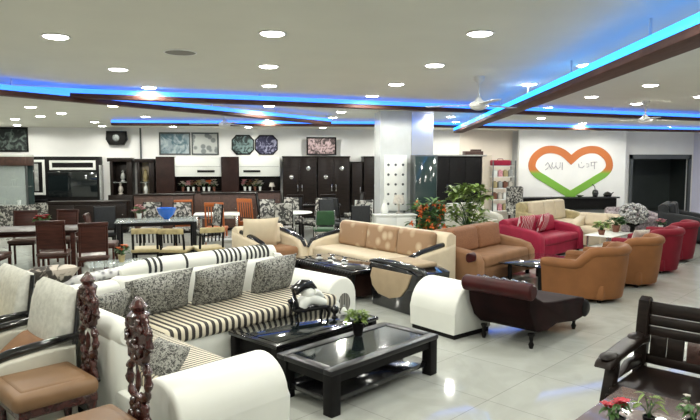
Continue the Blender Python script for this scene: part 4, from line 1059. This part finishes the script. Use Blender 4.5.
for i, (x, z) in enumerate([(-8.6, .622), (-8.1, .622), (-7.5, .622), (-7.1, .622), (-8.3, 1.162), (-7.75, 1.162), (-7.2, 1.162)]):
    plant('display_vase', 'small green and white ornament inside the left glass showcase', (x, 18.33, z), .06, .14, 7, .12, .02, 'leaf_dark', 'white_gloss' if i % 2 else 'glass_teal', seed=60+i, group='ornaments in the left glass showcase')
frame_pic('large dark photograph high on the wall at the left edge', -8.42, 2.56, 1.76, .78, m_dkpic, y=YB)

# ------------------------------------------------------------------ heart on the feature wall
HX, HY = 10.54, YB-.51
hv = [(0, .42), (.28, .66), (.62, .78), (.98, .74), (1.28, .50), (1.36, .18), (1.20, -.06), (.92, -.24), (.50, -.50), (0, -.80)]
def smooth(pts, n=8):
    out = []
    for i in range(len(pts)-1):
        p0 = pts[max(i-1, 0)]; p1 = pts[i]; p2 = pts[i+1]; p3 = pts[min(i+2, len(pts)-1)]
        for k in range(n):
            t_ = k/n
            out.append(tuple(.5*((2*p1[j])+(-p0[j]+p2[j])*t_+(2*p0[j]-5*p1[j]+4*p2[j]-p3[j])*t_**2+(-p0[j]+3*p1[j]-3*p2[j]+p3[j])*t_**3) for j in range(2)))
    out.append(pts[-1]); return out
hv = [(x*1.06, z*1.0) for x, z in hv]; half = smooth(hv); wd = .13; Rt = []
for i, p in enumerate(half):
    a_ = half[max(i-1, 0)]; c_ = half[min(i+1, len(half)-1)]; tx, tz = c_[0]-a_[0], c_[1]-a_[1]; L_ = math.hypot(tx, tz) or 1; nx, nz = -tz/L_, tx/L_
    if i == 0: o_, n_ = (0, p[1]+.19), (0, p[1]-.17)
    elif i == len(half)-1: o_, n_ = (0, p[1]-.17), (0, p[1]+.17)
    else: o_, n_ = (max(.004, p[0]+nx*wd), p[1]+nz*wd), (max(.004, p[0]-nx*wd), p[1]-nz*wd)
    Rt.append((o_, n_))
allr = Rt + [((-o_[0], o_[1]), (-n_[0], n_[1])) for o_, n_ in reversed(Rt[1:-1])]
bm = bmesh.new(); V = []
for o_, n_ in allr:
    V.append([bm.verts.new((o_[0], y_, o_[1])) for y_ in (-.02, -.001)]+[bm.verts.new((n_[0], y_, n_[1])) for y_ in (-.001, -.02)])
n = len(V)
for i in range(n):
    a_, b_ = V[i], V[(i+1) % n]
    for k in range(4): bm.faces.new((a_[k], a_[(k+1) % 4], b_[(k+1) % 4], b_[k]))
bmesh.ops.recalc_face_normals(bm, faces=bm.faces)
me = bpy.data.meshes.new('band'); bm.to_mesh(me); bm.free()
t = thing('heart_sign', 'large heart outline on the white wall, orange above and green below, with grey lettering', 'wall sign', (HX, HY, 1.50), 0)
obj('band', me, mat_heart(), t)
ink = mat('grey_ink', (.36, .34, .38), .6)
def strokes(ss, ox, oz, sc, nm):
    m = MB()
    for s in ss: m.tube([(ox+x*sc, -.010, oz+z*sc) for x, z in s], .013, 6, sy=1)
    obj(nm, m, ink, t, 'grey letters')
strokes([[(0, .5), (.3, .9), (.6, .5), (.3, .1), (0, -.1)], [(.5, .5), (.9, .0)], [(1.0, .9), (.9, .4), (1.2, .1), (1.5, .4), (1.5, .9)], [(1.5, .4), (1.8, .0), (2.1, .3), (2.1, .9)], [(2.4, .9), (2.4, -.1)]], -.95, .10, .26, 'lettering')
strokes([[(0, .7), (.1, .2), (.6, .1), (.9, .4)], [(.4, .9), (.5, .8)], [(1.2, .7), (1.5, .7), (1.6, .3), (1.3, .2)], [(2.0, .9), (2.0, .4), (2.5, .4)], [(2.5, 1.0), (2.5, -.1)], [(1.9, .9), (2.9, .95)]], .28, .12, .24, 'lettering')

# console below heart
t = thing('console_table', 'long black console table below the heart sign', 'console', (10.33, YB-.80, 0), 0)
obj('top', MB().box((0, 0, .62), (3.55, .5, .06), .01), 'black_lacquer', t); obj('body', MB().box((0, .03, .40), (3.4, .4, .40), .01), 'black_satin', t)
for sx in (-1, 0, 1): obj('leg', MB().box((sx*1.62, .03, .1), (.08, .38, .20), .006), 'black_satin', t)
o = obj('teapot', MB().lathe([(0, 0), (.12, 0), (.15, .06), (.10, .13), (.03, .16), (0, .17)]).tube([(.13, 0, .07), (.22, 0, .14)], [.025, .015], 8), 'black_lacquer'); tag(o, 'round black pot on the console table, right of the tall vase', 'pot', (11.78, YB-.8, .651))
t = thing('vase', 'black vase with a single sprig on the console table', 'vase', (11.32, YB-.8, .651), 0)
obj('body', MB().lathe([(0, 0), (.08, 0), (.11, .12), (.09, .2), (.05, .24), (0, .24)]), 'black_lacquer', t); obj('sprig', MB().tube([(0, 0, .2), (-.03, 0, .35), (-.12, 0, .42)], [.015, .012, .02], 6), 'black_satin', t)
o = obj('bowl', MB().lathe([(0, 0), (.06, 0), (.14, .04), (.13, .045), (.05, .01), (0, .01)]), 'black_lacquer'); tag(o, 'flat dark bowl on the console table under the heart tip', 'bowl', (10.75, YB-.8, .651))

# rack of goods left of heart
t = thing('display_rack', 'tall open rack packed with small goods left of the heart wall', 'rack', (7.62, 18.9, 0), 0)
for sx in (-1, 1):
    for sy in (-1, 1): obj('post', MB().box((sx*.38, sy*.18, .95), (.035, .035, 1.9), .004), 'grey_metal', t)
for z in (.25, .62, .99, 1.36, 1.72): obj('shelf', MB().box((0, 0, z), (.78, .38, .02), .003), 'white_paint', t)
pal = ['white_gloss', 'petal_pink', 'gold', 'marble_grey', 'terracotta', 'petal_white']
k = 0
box_me = {}
for z in (.261, .631, 1.001, 1.371):
    for x in (-.26, -.08, .10, .27):
        m_ = pal[k % 6]
        if m_ not in box_me:
            mb_ = MB().box((0, 0, .10), (.13, .16, .20), .01).box((0, 0, .215), (.07, .08, .03), .006); mm = mb_.mesh('package'); mm.materials.append(M[m_]); box_me[m_] = mm
        o = bpy.data.objects.new('package', box_me[m_]); C.objects.link(o)
        tag(o, 'small package on the open rack left of the heart wall', 'package', (7.62+x, 18.88, z), 0, 'packages on the open rack'); k += 1
o = obj('red_case', MB().box((0, 0, .09), (.62, .3, .18), .04, seg=3).tube([(-.1, 0, .17), (-.08, 0, .22), (.08, 0, .22), (.1, 0, .17)], .012, 8), 'red_fabric'); tag(o, 'red and pink case on top of the open rack', 'case', (7.55, 18.9, 1.731))
o = obj('brown_box', MB().box((0, 0, .06), (.6, .36, .12), .01).box((.1, 0, .15), (.3, .25, .06), .008), 'brick'); tag(o, 'brown box on top of the black wardrobe with cream side', 'box', (6.75, 19.3, 2.086))
t = thing('bust_display', 'pinkish floral upholstered chair before the open rack', 'armchair', (7.15, 16.3, 0), R(20))
obj('seat', MB().box((0, 0, .42), (.6, .55, .16), .05, seg=3), 'bw_chair', t); obj('backrest', MB().box((0, .26, .8), (.6, .14, .7), .06, seg=3), 'bw_chair', t)
for sx in (-1, 1):
    for sy in (-1, 1): obj('leg', MB().box((sx*.24, sy*.2, .17), (.05, .05, .34), .006), 'brown_wood', t)

# ------------------------------------------------------------------ world / view
w = bpy.data.worlds.new('world'); bpy.context.scene.world = w; w.use_nodes = True
w.node_tree.nodes['Background'].inputs[0].default_value = (.6, .65, .7, 1); w.node_tree.nodes['Background'].inputs[1].default_value = .3
vs = bpy.context.scene.view_settings
vs.view_transform = 'Standard'; vs.look = 'None'; vs.gamma = 1; vs.use_curve_mapping = False; vs.exposure = 0.55
